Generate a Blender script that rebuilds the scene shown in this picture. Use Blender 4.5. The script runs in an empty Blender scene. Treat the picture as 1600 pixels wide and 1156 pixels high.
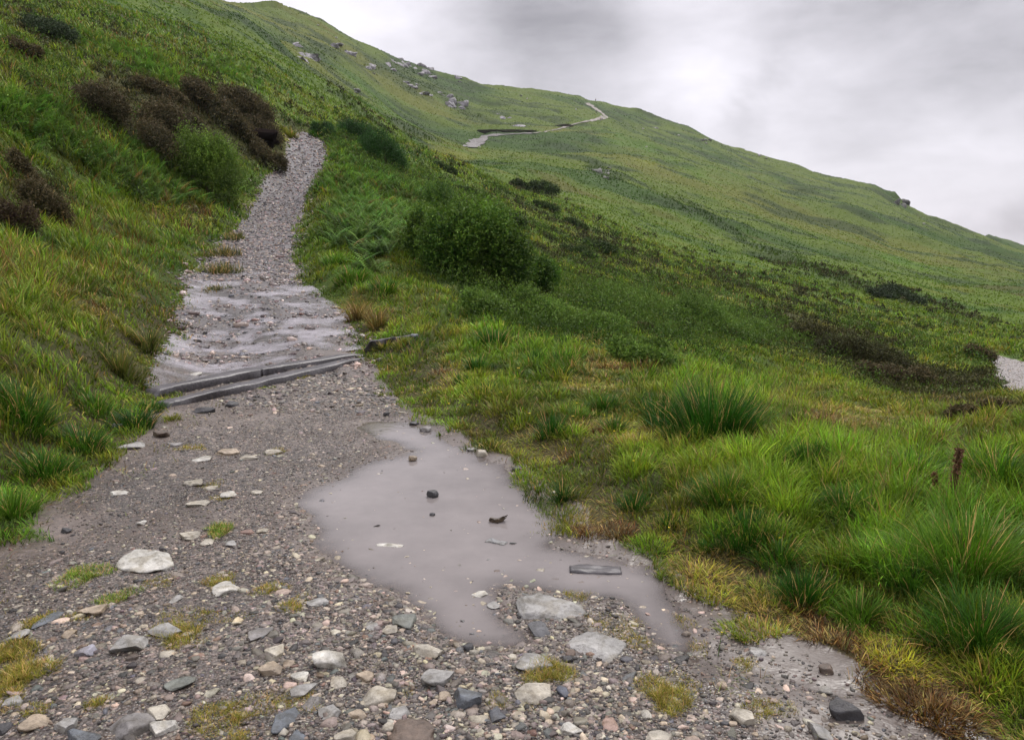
import bpy, math, numpy as np
from mathutils import Vector, Matrix
rad = math.radians
RNG = np.random.default_rng(7)
S = bpy.context.scene
COL = S.collection

# ------------------------------------------------------------------ camera
FPX = 1230.0          # focal length in pixels of the 1600 px wide photograph
CAMH = 1.6
PITCH = math.atan((578 - 380) / FPX)
cam_d = bpy.data.cameras.new('camera'); cam = bpy.data.objects.new('camera', cam_d); COL.objects.link(cam)
cam_d.sensor_width = 36; cam_d.lens = 36 * FPX / 1600; cam_d.clip_start = 0.05; cam_d.clip_end = 9000
cam.location = (0, 0, CAMH); cam.rotation_euler = (rad(90) - PITCH, 0, 0)
S.camera = cam
S.view_settings.view_transform = 'Standard'; S.view_settings.look = 'None'
S.view_settings.gamma = 1; S.view_settings.exposure = 0.62
S.cycles.max_bounces = 8; S.cycles.transparent_max_bounces = 12
S.cycles.volume_bounces = 0

def pix_dir(px, py):
    px = np.asarray(px, float); py = np.asarray(py, float)
    cx = (px - 800) / FPX; cy = (578 - py) / FPX
    X = cx; Y = math.cos(PITCH) + cy * math.sin(PITCH); Z = -math.sin(PITCH) + cy * math.cos(PITCH)
    return X, Y, Z
def pix_as(px, py):
    X, Y, Z = pix_dir(px, py)
    return np.arctan2(X, Y), Z / np.hypot(X, Y)
def to_pix(X, Y, Z):
    Z = Z - CAMH
    f = Y * math.cos(PITCH) - Z * math.sin(PITCH); u = Y * math.sin(PITCH) + Z * math.cos(PITCH)
    f = np.where(f > 0.05, f, 0.05)
    return 800 + FPX * X / f, 578 - FPX * u / f

# ------------------------------------------------------------------ sky and sun
SUN_EL, SUN_ROT = rad(52), rad(25)
def V3(px, py):
    X, Y, Z = pix_dir(px, py); v = Vector((float(X), float(Y), float(Z))); v.normalize(); return v
w = bpy.data.worlds.new('World'); S.world = w; w.use_nodes = True
nt = w.node_tree; nt.nodes.clear(); N = nt.nodes.new; L = nt.links.new
out = N('ShaderNodeOutputWorld'); bg = N('ShaderNodeBackground'); L(bg.outputs[0], out.inputs[0])
sky = N('ShaderNodeTexSky'); sky.sky_type = 'NISHITA'; sky.sun_disc = False
sky.sun_elevation = SUN_EL; sky.sun_rotation = SUN_ROT
skm = N('ShaderNodeVectorMath'); skm.operation = 'SCALE'; skm.inputs['Scale'].default_value = 0.10
L(sky.outputs[0], skm.inputs[0])
tc = N('ShaderNodeTexCoord')
def wnoise(scale, detail, zs, off, rough=0.55):
    mp = N('ShaderNodeMapping'); mp.inputs['Scale'].default_value = (1, 1, zs); mp.inputs['Location'].default_value = off
    L(tc.outputs['Generated'], mp.inputs[0])
    n = N('ShaderNodeTexNoise'); n.inputs['Scale'].default_value = scale; n.inputs['Detail'].default_value = detail
    n.inputs['Roughness'].default_value = rough; n.inputs['Distortion'].default_value = 0.25
    L(mp.outputs[0], n.inputs[0]); return n.outputs[0]
def wmath(op, a, b=None, c=None, clamp=False):
    m = N('ShaderNodeMath'); m.operation = op; m.use_clamp = clamp
    for i, v in enumerate((a, b, c)):
        if v is None: continue
        if isinstance(v, (int, float)): m.inputs[i].default_value = v
        else: L(v, m.inputs[i])
    return m.outputs[0]
n1 = wnoise(2.6, 7, 2.0, (3.1, 0.4, 1.7)); n2 = wnoise(7.0, 6, 2.4, (0.3, 5.4, 0.7))
val = wmath('ADD', wmath('MULTIPLY', n1, 0.42), wmath('MULTIPLY', n2, 0.34))
val = wmath('ADD', val, 0.145)
# broad bright and dark masses of the overcast, each centred on a direction of the sky
wob = wnoise(4.0, 5, 1.5, (7.7, 2.2, 3.3)); wob = wmath('MULTIPLY', wmath('SUBTRACT', wob, 0.5), 0.26)
for px, py, size, amp in ((1125, 165, 0.07, 0.02), (560, 20, 0.20, 0.12), (1330, 165, 0.13, 0.05), (820, 0, 0.2, -0.13), (1380, 40, 0.25, -0.17), (1560, 80, 0.25, -0.14),
                          (900, 70, 0.16, -0.07), (1205, 120, 0.06, -0.13), (1160, 200, 0.04, -0.07), (1480, 240, 0.22, 0.07), (1600, 350, 0.07, -0.16), (1500, 345, 0.06, -0.05), (1230, 60, 0.09, -0.06)):
    d = N('ShaderNodeVectorMath'); d.operation = 'DISTANCE'; L(tc.outputs['Generated'], d.inputs[0]); d.inputs[1].default_value = V3(px, py)
    f = wmath('SUBTRACT', 1.0, wmath('DIVIDE', wmath('ADD', d.outputs['Value'], wob), size), clamp=True)
    mr = N('ShaderNodeMapRange'); mr.interpolation_type = 'SMOOTHSTEP'; L(f, mr.inputs[0])
    val = wmath('ADD', val, wmath('MULTIPLY', mr.outputs[0], amp))
sxyz = N('ShaderNodeSeparateXYZ'); L(tc.outputs['Generated'], sxyz.inputs[0])
zr = N('ShaderNodeMapRange'); zr.interpolation_type = 'SMOOTHSTEP'; L(sxyz.outputs[2], zr.inputs[0])
zr.inputs['From Min'].default_value = 0.45; zr.inputs['From Max'].default_value = 0.95; zr.inputs['To Min'].default_value = 1.0; zr.inputs['To Max'].default_value = 2.7   # an overcast sky is brightest overhead
val = wmath('MULTIPLY', val, zr.outputs[0])
cc = N('ShaderNodeCombineXYZ')
L(wmath('MULTIPLY', val, 0.995), cc.inputs[0]); L(wmath('MULTIPLY', val, 0.962), cc.inputs[1]); L(wmath('MULTIPLY', val, 1.035), cc.inputs[2])
mx = N('ShaderNodeMix'); mx.data_type = 'RGBA'; mx.inputs['Factor'].default_value = 0.96
L(skm.outputs[0], mx.inputs['A']); L(cc.outputs[0], mx.inputs['B']); L(mx.outputs['Result'], bg.inputs[0]); bg.inputs[1].default_value = 1.0
sl = bpy.data.lights.new('sun', 'SUN'); so = bpy.data.objects.new('sun', sl); COL.objects.link(so)
sl.energy = 1.5; sl.angle = rad(10); sl.color = (1, 0.96, 0.9)
# direction matching the sky's sun: rotation measured from +Y
sd = Vector((math.sin(SUN_ROT) * math.cos(SUN_EL), math.cos(SUN_ROT) * math.cos(SUN_EL), math.sin(SUN_EL)))
so.rotation_euler = sd.to_track_quat('Z', 'Y').to_euler()

# ------------------------------------------------------------------ numeric helpers
def hash2(ix, iy, seed):
    h = (ix.astype(np.int64) * 374761393 + iy.astype(np.int64) * 668265263 + seed * 974634777) & 0xffffffff
    h = ((h ^ (h >> 13)) * 1274126177) & 0xffffffff
    h = h ^ (h >> 16)
    return (h & 0xffffff) / float(0xffffff)
def vnoise(x, y, seed=0):
    ix = np.floor(x); iy = np.floor(y); fx = x - ix; fy = y - iy
    ux = fx * fx * (3 - 2 * fx); uy = fy * fy * (3 - 2 * fy)
    a = hash2(ix, iy, seed); b = hash2(ix + 1, iy, seed); c = hash2(ix, iy + 1, seed); d = hash2(ix + 1, iy + 1, seed)
    return (a + (b - a) * ux) * (1 - uy) + (c + (d - c) * ux) * uy
def fbm(x, y, wl, octv=4, seed=0, gain=0.5):
    """about -1..1"""
    t = 0; a = 1; s = 0; x = x / wl; y = y / wl
    for o in range(octv):
        c, sn = math.cos(o * 1.1 + 0.4), math.sin(o * 1.1 + 0.4)
        t = t + a * (vnoise(x * c - y * sn + o * 17.3, x * sn + y * c + o * 9.1, seed + o) * 2 - 1); s += a
        a *= gain; x = x * 2.03; y = y * 2.03
    return t / s * 1.5
def sstep(a, b, x):
    t = np.clip((x - a) / (b - a), 0, 1); return t * t * (3 - 2 * t)
def sdf(poly, X, Y):
    """signed distance, negative inside"""
    P = np.asarray(poly, float); X = np.asarray(X, float); Y = np.asarray(Y, float)
    d = np.full(X.shape, 1e18); ins = np.zeros(X.shape, bool)
    for i in range(len(P)):
        ax, ay = P[i]; bx, by = P[(i + 1) % len(P)]
        ex, ey = bx - ax, by - ay; wx, wy = X - ax, Y - ay
        t = np.clip((wx * ex + wy * ey) / (ex * ex + ey * ey + 1e-12), 0, 1)
        d = np.minimum(d, (wx - ex * t) ** 2 + (wy - ey * t) ** 2)
        c = ((ay <= Y) != (by <= Y))
        with np.errstate(divide='ignore', invalid='ignore'):
            xi = ax + (Y - ay) * ex / (ey if abs(ey) > 1e-12 else 1e-12)
        ins ^= c & (X < xi)
    d = np.sqrt(d); return np.where(ins, -d, d)

# ------------------------------------------------------------------ terrain as a height field
SKY = [(-700,-240,150),(-400,-190,170),(0,-120,210),(200,-60,270),(340,0,330),(430,2,380),(500,30,400),(560,68,410),(620,92,410),(700,117,420),(760,131,430),(850,139,440),
       (905,149,450),(922,158,455),(945,161,460),(1000,174,460),(1060,192,460),(1100,211,465),(1150,233,465),(1215,250,470),(1260,265,475),(1310,277,480),(1372,290,480),
       (1398,298,482),(1413,317,484),(1450,335,490),(1500,350,500),(1540,369,520),(1570,374,640),(1600,381,660),(1700,400,680),(1900,430,700),(2400,440,700)]
sk = np.array(SKY, float); sk_a, sk_s = pix_as(sk[:, 0], sk[:, 1])
def skyline(az):
    s = np.interp(az, sk_a, sk_s, left=0.05, right=-0.03); R = np.interp(az, sk_a, sk[:, 2])
    back = sstep(rad(55), rad(100), np.abs(az))
    s = s * (1 - back) + (0.12 * (az < 0) - 0.02) * back
    return s, R
CTRL = [  # pixel column, pixel row, range in metres
 # left bank and slope
 (0,640,6.9),(100,640,7.3),(0,560,7.8),(120,560,9),(200,560,10.2),(0,480,10.0),(120,480,12),(230,480,14),(0,400,14),(120,400,16.5),(230,400,20),(290,400,22.5),
 (0,320,19),(120,320,23),(230,320,28),(330,320,34),(0,240,24),(120,240,29),(260,240,37),(370,240,43),(0,160,30),(120,160,38),(260,150,45),(400,180,54),(440,190,57),
 (0,80,42),(150,80,55),(300,80,75),(400,100,85),(0,0,62),(150,0,90),(280,0,130),(-300,300,14),(-300,0,45),(-300,600,6),(-600,300,10),(-600,0,35),
 # spur in front of the far slope
 (430,60,150),(480,110,125),(540,150,115),(600,195,100),(660,232,90),(730,255,85),(500,170,80),(570,210,70),(500,120,190),(552,160,180),(612,204,170),(672,240,160),(490,122,150),(546,164,140),(606,210,130),(668,246,118),
 # track
 (340,560,11.6),(480,540,11.8),(300,500,13.9),(420,500,13.9),(530,500,13.9),(300,450,17),(400,450,17.2),(490,450,17.2),(330,400,23),(400,400,23.2),(465,400,23),
 (380,350,31),(430,350,31.5),(466,350,31),(405,300,39),(478,300,39),(440,255,47),(508,250,48),(455,214,55),(500,214,56),(480,200,62),
 # right of the track
 (560,440,17.5),(540,380,24),(530,320,34),(560,270,46),(650,440,18.5),(720,440,19),(640,360,30),(640,300,44),(620,260,58),(720,300,58),(700,340,42),
 (680,500,14.2),(800,500,15.5),(760,440,21),(860,450,26),(800,400,34),(900,400,48),(820,340,62),(780,290,82),
 (700,560,10.8),(850,560,11.2),(950,520,17),(1000,560,12.5),(1080,520,22),(1000,470,33),(1100,450,50),(1050,400,75),(950,350,90),(880,300,115),(850,262,135),
 (1100,590,11.5),(1200,620,11),(1300,640,9.8),(1400,650,9.3),(1500,658,8.6),(1600,668,8.0),(1800,690,7.2),
 (1200,580,19),(1300,600,21),(1400,622,22),(1500,636,22.5),(1600,645,23),(1600,600,31),(1560,556,44),(1600,545,52),(1480,590,32),(1400,570,34),(1300,550,34),(1200,520,38),
 (1200,460,62),(1300,490,60),(1400,510,62),(1500,530,60),(1600,500,90),(1500,470,105),(1350,430,110),(1200,400,115),(1100,350,130),(1000,300,150),(920,262,165),
 (1600,440,210),(1500,410,230),(1400,380,230),(1300,340,240),(1200,310,240),(1100,280,245),(1000,250,240),
 (1540,385,430),(1413,335,430),(1300,290,440),(1150,245,420),(1000,205,400),(940,188,370),(890,200,330),(830,208,290),(770,214,260),(745,228,235),(800,240,220),(900,230,250),
 (740,170,350),(640,140,340),(560,110,320),(500,80,300),(460,75,260),(610,175,260),(690,215,220),(565,135,250),(1400,320,400),
 (1900,800,4.5),(2300,700,8),(2300,560,30),(1900,600,30),(1900,480,110)]
ct = np.array(CTRL, float); c_a, c_s = pix_as(ct[:, 0], ct[:, 1]); c_u = np.log(ct[:, 2])
ea, es, eu = list(c_a), list(c_s), list(c_u)
for px in range(-200, 1900, 150):                       # the near ground is level
    a, _ = pix_as(px, 900)
    for r in (0.6, 1.2, 2.4, 4.2, 6.0):
        ea.append(float(a)); eu.append(math.log(r)); es.append(-CAMH / r + (0.0 if r < 5 else 0.0))
for px in (380, 480, 560, 620, 680):
    for r in (8, 9.6):
        a, _ = pix_as(px, 600); ea.append(float(a)); eu.append(math.log(r)); es.append(-CAMH / r)
for i in range(0, len(sk), 2):
    ea.append(sk_a[i]); eu.append(math.log(sk[i, 2])); es.append(sk_s[i])
for a in (-180, -140, -100, 100, 140, 180):
    for r in (0.6, 2, 6, 20, 60, 200, 600):
        z = 0.0 if r < 5 else (0.10 * r if a < 0 else -0.03 * r)
        ea.append(rad(a)); eu.append(math.log(r)); es.append((z - CAMH) / r)
ea = np.array(ea); eu = np.array(eu); es = np.array(es)
A_SC = 2.6
def tps_k(d2): return np.where(d2 > 1e-12, d2 * np.log(d2 + 1e-12) * 0.5, 0)
P = np.stack([ea * A_SC, eu], 1); n = len(P)
D2 = ((P[:, None] - P[None]) ** 2).sum(-1)
K = np.zeros((n + 3, n + 3)); K[:n, :n] = tps_k(D2) + np.eye(n) * 2e-4; K[:n, n] = 1; K[:n, n + 1:] = P; K[n, :n] = 1; K[n + 1:, :n] = P.T
# solve on z/r with the sharp near part taken out, so that the spline stays smooth
W = np.linalg.solve(K, np.concatenate([es + CAMH / np.exp(eu), [0, 0, 0]]))
def base_s(az, u):
    o = np.zeros(az.shape); f = az.ravel() * A_SC; g = u.ravel(); res = np.empty(f.shape)
    for k in range(0, len(f), 40000):
        q = np.stack([f[k:k + 40000], g[k:k + 40000]], 1)
        d2 = ((q[:, None, 0] - P[None, :, 0]) ** 2 + (q[:, None, 1] - P[None, :, 1]) ** 2)
        res[k:k + 40000] = tps_k(d2) @ W[:n] + W[n] + q @ W[n + 1:]
    return res.reshape(az.shape)
# polar grid, dense in front
AZ = np.concatenate([np.linspace(-math.pi, -rad(52), 60)[:-1], np.linspace(-rad(52), -rad(40), 60)[:-1], np.linspace(-rad(40), rad(40), 1080),
                     np.linspace(rad(40), rad(52), 60)[1:], np.linspace(rad(52), math.pi, 60)[1:]])
U = np.concatenate([np.linspace(math.log(0.5), math.log(90), 640)[:-1], np.linspace(math.log(90), math.log(560), 300)[:-1], np.linspace(math.log(560), math.log(2600), 60)])
# evaluate spline on a coarser lattice then refine linearly in numpy
ca = np.unique(np.concatenate([AZ[::6], AZ[-1:]])); cu = np.unique(np.concatenate([U[::4], U[-1:]]))
cg = base_s(*np.meshgrid(ca, cu, indexing='ij'))
def cubic_lin(xs, ys, x):   # interpolate rows of ys (first axis xs)
    i = np.clip(np.searchsorted(xs, x) - 1, 0, len(xs) - 2); t = ((x - xs[i]) / (xs[i + 1] - xs[i]))[:, None]
    return ys[i] * (1 - t) + ys[i + 1] * t
g = cubic_lin(ca, cg, AZ); g = cubic_lin(cu, g.T, U).T
AA, UU = np.meshgrid(AZ, U, indexing='ij'); RR = np.exp(UU)
SS = g - CAMH / RR
ss, sR = skyline(AZ); ss = ss[:, None]; sR = sR[:, None]
over = np.log(RR / sR)
SS = np.where(over > 0, ss - 0.10 * over - 0.30 * over * over, np.minimum(SS, ss + 0.02 * over * (SS > -9)))
XX = RR * np.sin(AA); YY = RR * np.cos(AA); ZZ = CAMH + SS * RR
lim = -40 - 0.05 * RR
ZZ = np.where((over > 0) & (ZZ < lim), lim, ZZ)
ZBASE = ZZ.copy()

class Field:
    def __init__(s, G): s.G = G
    def __call__(s, X, Y):
        a = np.arctan2(X, Y); u = np.log(np.maximum(np.hypot(X, Y), 0.51))
        i = np.clip(np.searchsorted(AZ, a) - 1, 0, len(AZ) - 2); j = np.clip(np.searchsorted(U, u) - 1, 0, len(U) - 2)
        ta = np.clip((a - AZ[i]) / (AZ[i + 1] - AZ[i]), 0, 1); tu = np.clip((u - U[j]) / (U[j + 1] - U[j]), 0, 1); G = s.G
        return (G[i, j] * (1 - ta) + G[i + 1, j] * ta) * (1 - tu) + (G[i, j + 1] * (1 - ta) + G[i + 1, j + 1] * ta) * tu
HB = Field(ZBASE)
def hit(px, py, F=None):
    """where the line of sight through a point of the photograph meets the ground"""
    F = F or HB; a, s = pix_as(px, py); a = float(a); s = float(s)
    r = np.exp(np.linspace(math.log(0.6), math.log(1500), 4000)); X = r * math.sin(a); Y = r * math.cos(a)
    sz = (F(X, Y) - CAMH) / r; k = np.argmax(sz >= s)
    if not (sz >= s).any(): k = int(np.argmax(sz))
    if k > 0 and sz[k] > sz[k - 1]:
        t = min(1, max(0, (s - sz[k - 1]) / (sz[k] - sz[k - 1]))); rr = r[k - 1] * (1 - t) + r[k] * t
    else: rr = r[k]
    return rr * math.sin(a), rr * math.cos(a)
def flat(px, py, z=0.0):
    X, Y, Z = pix_dir(px, py); t = (z - CAMH) / Z; return float(X * t), float(Y * t)

# outlines on the ground, in metres
TRACK_NEAR_L = [(262,618),(240,642),(210,668),(170,702),(110,752),(60,800),(0,842),(-150,900)]
TRACK_UP_L = [(474,206),(460,209),(452,216),(446,240),(440,258),(405,292),(392,320),(376,345),(330,392),(303,425),(288,470),(272,520),(244,560),(214,606)]
TRACK_UP_R = [(575,550),(560,525),(530,482),(482,442),(463,400),(465,360),(476,320),(498,272),(514,240),(504,222),(490,211)]
TRACK_NEAR_R = [(1500,1156),(1400,1120),(1320,1075),(1250,1035),(1150,985),(1080,930),(1010,880),(965,862),(905,838),(893,800),(850,768),(760,716),(700,680),(642,640),(602,582)]
near_l = [flat(*p) for p in TRACK_NEAR_L]; near_r = [flat(*p) for p in TRACK_NEAR_R]
up_l = [hit(*p) for p in TRACK_UP_L]; up_r = [hit(*p) for p in TRACK_UP_R]
TRACK = up_l + near_l + [(-3.2, 0.5), (-3.4, -12), (2.6, -12), (2.2, 0.5), (2.0, 1.8)] + near_r + up_r
NEAR = near_l + [(-3.2, 0.5), (-3.4, -12), (2.6, -12), (2.2, 0.5), (2.0, 1.8)] + near_r
PUD = [(556,668),(575,658),(640,655),(682,671),(722,690),(760,716),(805,745),(850,768),(888,800),(893,845),(960,868),(1000,884),(1036,925),(1062,955),(1085,990),(1110,1030),
       (1085,1045),(1050,1022),(1020,1005),(1000,975),(960,935),(880,935),(800,925),(775,960),(850,1000),(800,1020),(700,985),(620,950),(575,915),(520,870),(462,815),(458,785),(478,765),(545,732),(612,712),(632,702),(605,692),(570,684)]
PUDDLE = [flat(*p) for p in PUD]
RPATH_PX = [(1700,700),(1640,665),(1598,634),(1570,600),(1556,575),(1552,557),(1566,553),(1590,565),(1620,600),(1680,640),(1800,700)]
RPATH = [hit(*p) for p in [(1600,636),(1585,622),(1566,598),(1560,578),(1548,560),(1560,554),(1592,564),(1640,580),(1700,610),(1760,640),(1660,650)]]

near_mask = RR < 75
dT = np.full(XX.shape, 99.0); m = near_mask & (AA > -rad(179.9))
dT[m] = sdf(TRACK, XX[m], YY[m]) + fbm(XX[m], YY[m], 1.1, 4, 5) * 0.13 + fbm(XX[m], YY[m], 3.1, 2, 8) * 0.20 * sstep(30, 14, RR[m])
dN = np.full(XX.shape, 99.0); m2 = RR < 16; dN[m2] = sdf(NEAR, XX[m2], YY[m2])
dP = np.full(XX.shape, 99.0); dP[m2] = sdf(PUDDLE, XX[m2], YY[m2]) + fbm(XX[m2], YY[m2], 0.45, 4, 6) * (0.07 + 0.10 * sstep(0.9, 1.5, XX[m2]) * sstep(4.4, 3.6, YY[m2]))
dR = np.full(XX.shape, 99.0); m3 = (RR > 15) & (RR < 80); dR[m3] = sdf(RPATH, XX[m3], YY[m3]) + fbm(XX[m3], YY[m3], 3, 3, 9) * .5
# near track: level; puddle: hollow
wN = 1 - sstep(-0.1, 0.9, dN)
ZZ = ZZ * (1 - wN) + 0.0 * wN
HBASE2 = ZZ.copy()
wl = -0.012                                              # water level of the puddle
hollow = sstep(0.12, -0.42, dP) * (1 - 0.86 * sstep(0.8, 1.25, XX) * sstep(4.7, 3.9, YY))
ntr = fbm(XX, YY, 0.7, 4, 11) * 0.010 + fbm(XX, YY, 0.16, 3, 12) * 0.008
ZZ = ZZ - 0.075 * hollow
off = sstep(0.0, 0.7, np.minimum(dT, dR))                 # 0 on tracks, 1 on the moor
ZZ = ZZ + np.where(near_mask, ntr, 0) * (1 - off)
Rl = np.clip(RR, 0, 500)
bank = (0.10 + 0.10 * (XX < -1.2)) * sstep(0.0, 0.6, dT) * (RR < 60)
moor = fbm(XX, YY, 1.3, 4, 21) * 0.10 * sstep(0, 1.5, dT) + fbm(XX, YY, 5, 3, 22) * 0.22 * sstep(0, 5, dT) * sstep(9, 22, RR)
moor = moor + fbm(XX, YY, 14, 4, 23) * 1.2 * sstep(45, 130, RR) + fbm(XX, YY, 45, 3, 24) * 3.0 * sstep(120, 300, RR) * (0.35 + 0.65 * (1 - sstep(0.6, 1.0, RR / sR)))
crag = np.maximum(0, fbm(XX, YY, 30, 4, 25)) * 2.0 * sstep(200, 300, RR)
ZZ = ZZ + off * (bank + moor + crag * 0.5)
# flooded stretch of the track above the beams: low rubble bars
fl_m = (dT < 0.2) & (YY > 9.3) & (RR < 70)
ZZ = ZZ + np.where(fl_m, fbm(XX, YY, 0.5, 4, 31) * 0.030 + fbm(XX, YY * 2.2, 0.16, 2, 32) * 0.014, 0)
HF = Field(ZZ); HS = Field(HBASE2); HT = Field(np.minimum(dT, dR))
def ground(px, py): x, y = hit(px, py, HF); return x, y, float(HF(np.array(x), np.array(y)))
def gz(x, y): return float(HF(np.array(float(x)), np.array(float(y))))

# ------------------------------------------------------------------ mesh helpers
def mk_mesh(name, V, quads=None, tris=None, colors=None, mat=None, smooth=False):
    me = bpy.data.meshes.new(name); V = np.asarray(V, np.float32)
    q = np.asarray(quads, np.int32).reshape(-1, 4) if quads is not None and len(quads) else np.zeros((0, 4), np.int32)
    t = np.asarray(tris, np.int32).reshape(-1, 3) if tris is not None and len(tris) else np.zeros((0, 3), np.int32)
    me.vertices.add(len(V)); me.vertices.foreach_set('co', V.ravel())
    nl = q.size + t.size; me.loops.add(nl); me.loops.foreach_set('vertex_index', np.concatenate([q.ravel(), t.ravel()]))
    me.polygons.add(len(q) + len(t))
    st = np.concatenate([np.arange(len(q)) * 4, q.size + np.arange(len(t)) * 3]).astype(np.int32)
    me.polygons.foreach_set('loop_start', st)
    if smooth: me.polygons.foreach_set('use_smooth', np.ones(len(st), bool))
    me.update(calc_edges=True)
    if colors is not None:
        c = np.ones((len(V), 4), np.float32); colors = np.asarray(colors); c[:, :colors.shape[1]] = colors
        a = me.color_attributes.new('tint', 'FLOAT_COLOR', 'POINT'); a.data.foreach_set('color', c.ravel())
    if mat: me.materials.append(mat)
    return me
def mk_obj(name, me, parent=None, loc=None):
    o = bpy.data.objects.new(name, me); COL.objects.link(o)
    if parent: o.parent = parent
    if loc is not None: o.location = loc
    return o
def tag(o, label=None, cat=None, group=None, kind=None):
    if label: o['label'] = label
    if cat: o['category'] = cat
    if group: o['group'] = group
    if kind: o['kind'] = kind
    return o
def empty(name, loc): o = bpy.data.objects.new(name, None); COL.objects.link(o); o.location = loc; o.empty_display_size = 0.2; return o

# ------------------------------------------------------------------ materials
def new_mat(name):
    m = bpy.data.materials.new(name); m.use_nodes = True; nt = m.node_tree; nt.nodes.clear()
    o = nt.nodes.new('ShaderNodeOutputMaterial'); return m, nt, o
def nd(nt, t, **kw):
    n = nt.nodes.new(t)
    for k, v in kw.items():
        if k in n.inputs: n.inputs[k].default_value = v
        else: setattr(n, k, v)
    return n
def ramp(nt, fac, stops):
    r = nt.nodes.new('ShaderNodeValToRGB'); e = r.color_ramp.elements
    while len(e) < len(stops): e.new(0.5)
    for i, (p, c) in enumerate(stops): e[i].position = p; e[i].color = (*c, 1) if len(c) == 3 else c
    nt.links.new(fac, r.inputs[0]); return r.outputs[0]
def mixc(nt, a, b, fac, mode='MIX'):
    m = nt.nodes.new('ShaderNodeMix'); m.data_type = 'RGBA'; m.blend_type = mode
    for s, v in (('A', a), ('B', b), ('Factor', fac)):
        i = [q for q in m.inputs if q.name == s and (q.type == 'RGBA' if s != 'Factor' else q.type == 'VALUE')][0]
        if isinstance(v, (int, float)): i.default_value = v
        elif isinstance(v, tuple): i.default_value = (*v, 1)
        else: nt.links.new(v, i)
    return [q for q in m.outputs if q.type == 'RGBA'][0]
def leaf_mat(name, transl=0.35, rough=0.45, spec=0.35, nscale=9.0, var=0.3):
    m, nt, o = new_mat(name); l = nt.links.new
    at = nd(nt, 'ShaderNodeAttribute', attribute_name='tint')
    ge = nd(nt, 'ShaderNodeNewGeometry'); nz = nd(nt, 'ShaderNodeTexNoise', Scale=nscale, Detail=3.0); l(ge.outputs['Position'], nz.inputs['Vector'])
    c = mixc(nt, at.outputs['Color'], ramp(nt, nz.outputs[0], [(0.3, (1 - var,) * 3), (0.7, (1 + var,) * 3)]), 1.0, 'MULTIPLY')
    p = nd(nt, 'ShaderNodeBsdfPrincipled', Roughness=rough); p.inputs['Specular IOR Level'].default_value = spec; l(c, p.inputs['Base Color'])
    t = nd(nt, 'ShaderNodeBsdfTranslucent'); l(c, t.inputs['Color'])
    mx = nd(nt, 'ShaderNodeMixShader'); mx.inputs[0].default_value = transl; l(p.outputs[0], mx.inputs[1]); l(t.outputs[0], mx.inputs[2]); l(mx.outputs[0], o.inputs[0])
    return m
M_GRASS = leaf_mat('grass_blades', 0.3, 0.5, 0.18); M_LEAF = leaf_mat('leaves', 0.25, 0.6, 0.15, 3.0)
M_HEATH = leaf_mat('heather_sprigs', 0.1, 0.7, 0.15, 4.0); M_MOSS = leaf_mat('moss_blades', 0.25, 0.5, 0.3, 20.0)
def wood_like(name, cols, rough=0.6, stretch=(3, 60, 60), bump=0.4):
    m, nt, o = new_mat(name); l = nt.links.new
    tc = nd(nt, 'ShaderNodeTexCoord'); mp = nd(nt, 'ShaderNodeMapping'); mp.inputs['Scale'].default_value = stretch; l(tc.outputs['Object'], mp.inputs[0])
    n = nd(nt, 'ShaderNodeTexNoise', Scale=1.0, Detail=8.0, Roughness=0.65); l(mp.outputs[0], n.inputs['Vector'])
    n2 = nd(nt, 'ShaderNodeTexNoise', Scale=3.0, Detail=5.0); l(tc.outputs['Object'], n2.inputs['Vector'])
    c = ramp(nt, n.outputs[0], [(0.3, cols[0]), (0.5, cols[1]), (0.75, cols[2])])
    c = mixc(nt, c, ramp(nt, n2.outputs[0], [(0.35, (0.6,) * 3), (0.65, (1.15,) * 3)]), 0.8, 'MULTIPLY')
    p = nd(nt, 'ShaderNodeBsdfPrincipled', Roughness=rough); l(c, p.inputs['Base Color'])
    b = nd(nt, 'ShaderNodeBump', Strength=bump, Distance=0.01); l(n.outputs[0], b.inputs['Height']); l(b.outputs[0], p.inputs['Normal']); l(p.outputs[0], o.inputs[0])
    return m
M_BEAM = wood_like('weathered_beam', [(0.018, 0.016, 0.018), (0.060, 0.054, 0.057), (0.13, 0.118, 0.122)], 0.42, (2.5, 45, 45))
M_TWIG = wood_like('woody_stems', [(0.03, 0.02, 0.012), (0.07, 0.05, 0.03), (0.14, 0.11, 0.07)], 0.8, (9, 9, 2))
M_DEAD = wood_like('rotten_wood', [(0.02, 0.014, 0.008), (0.06, 0.04, 0.02), (0.16, 0.11, 0.06)], 0.5, (20, 80, 80))
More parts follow.
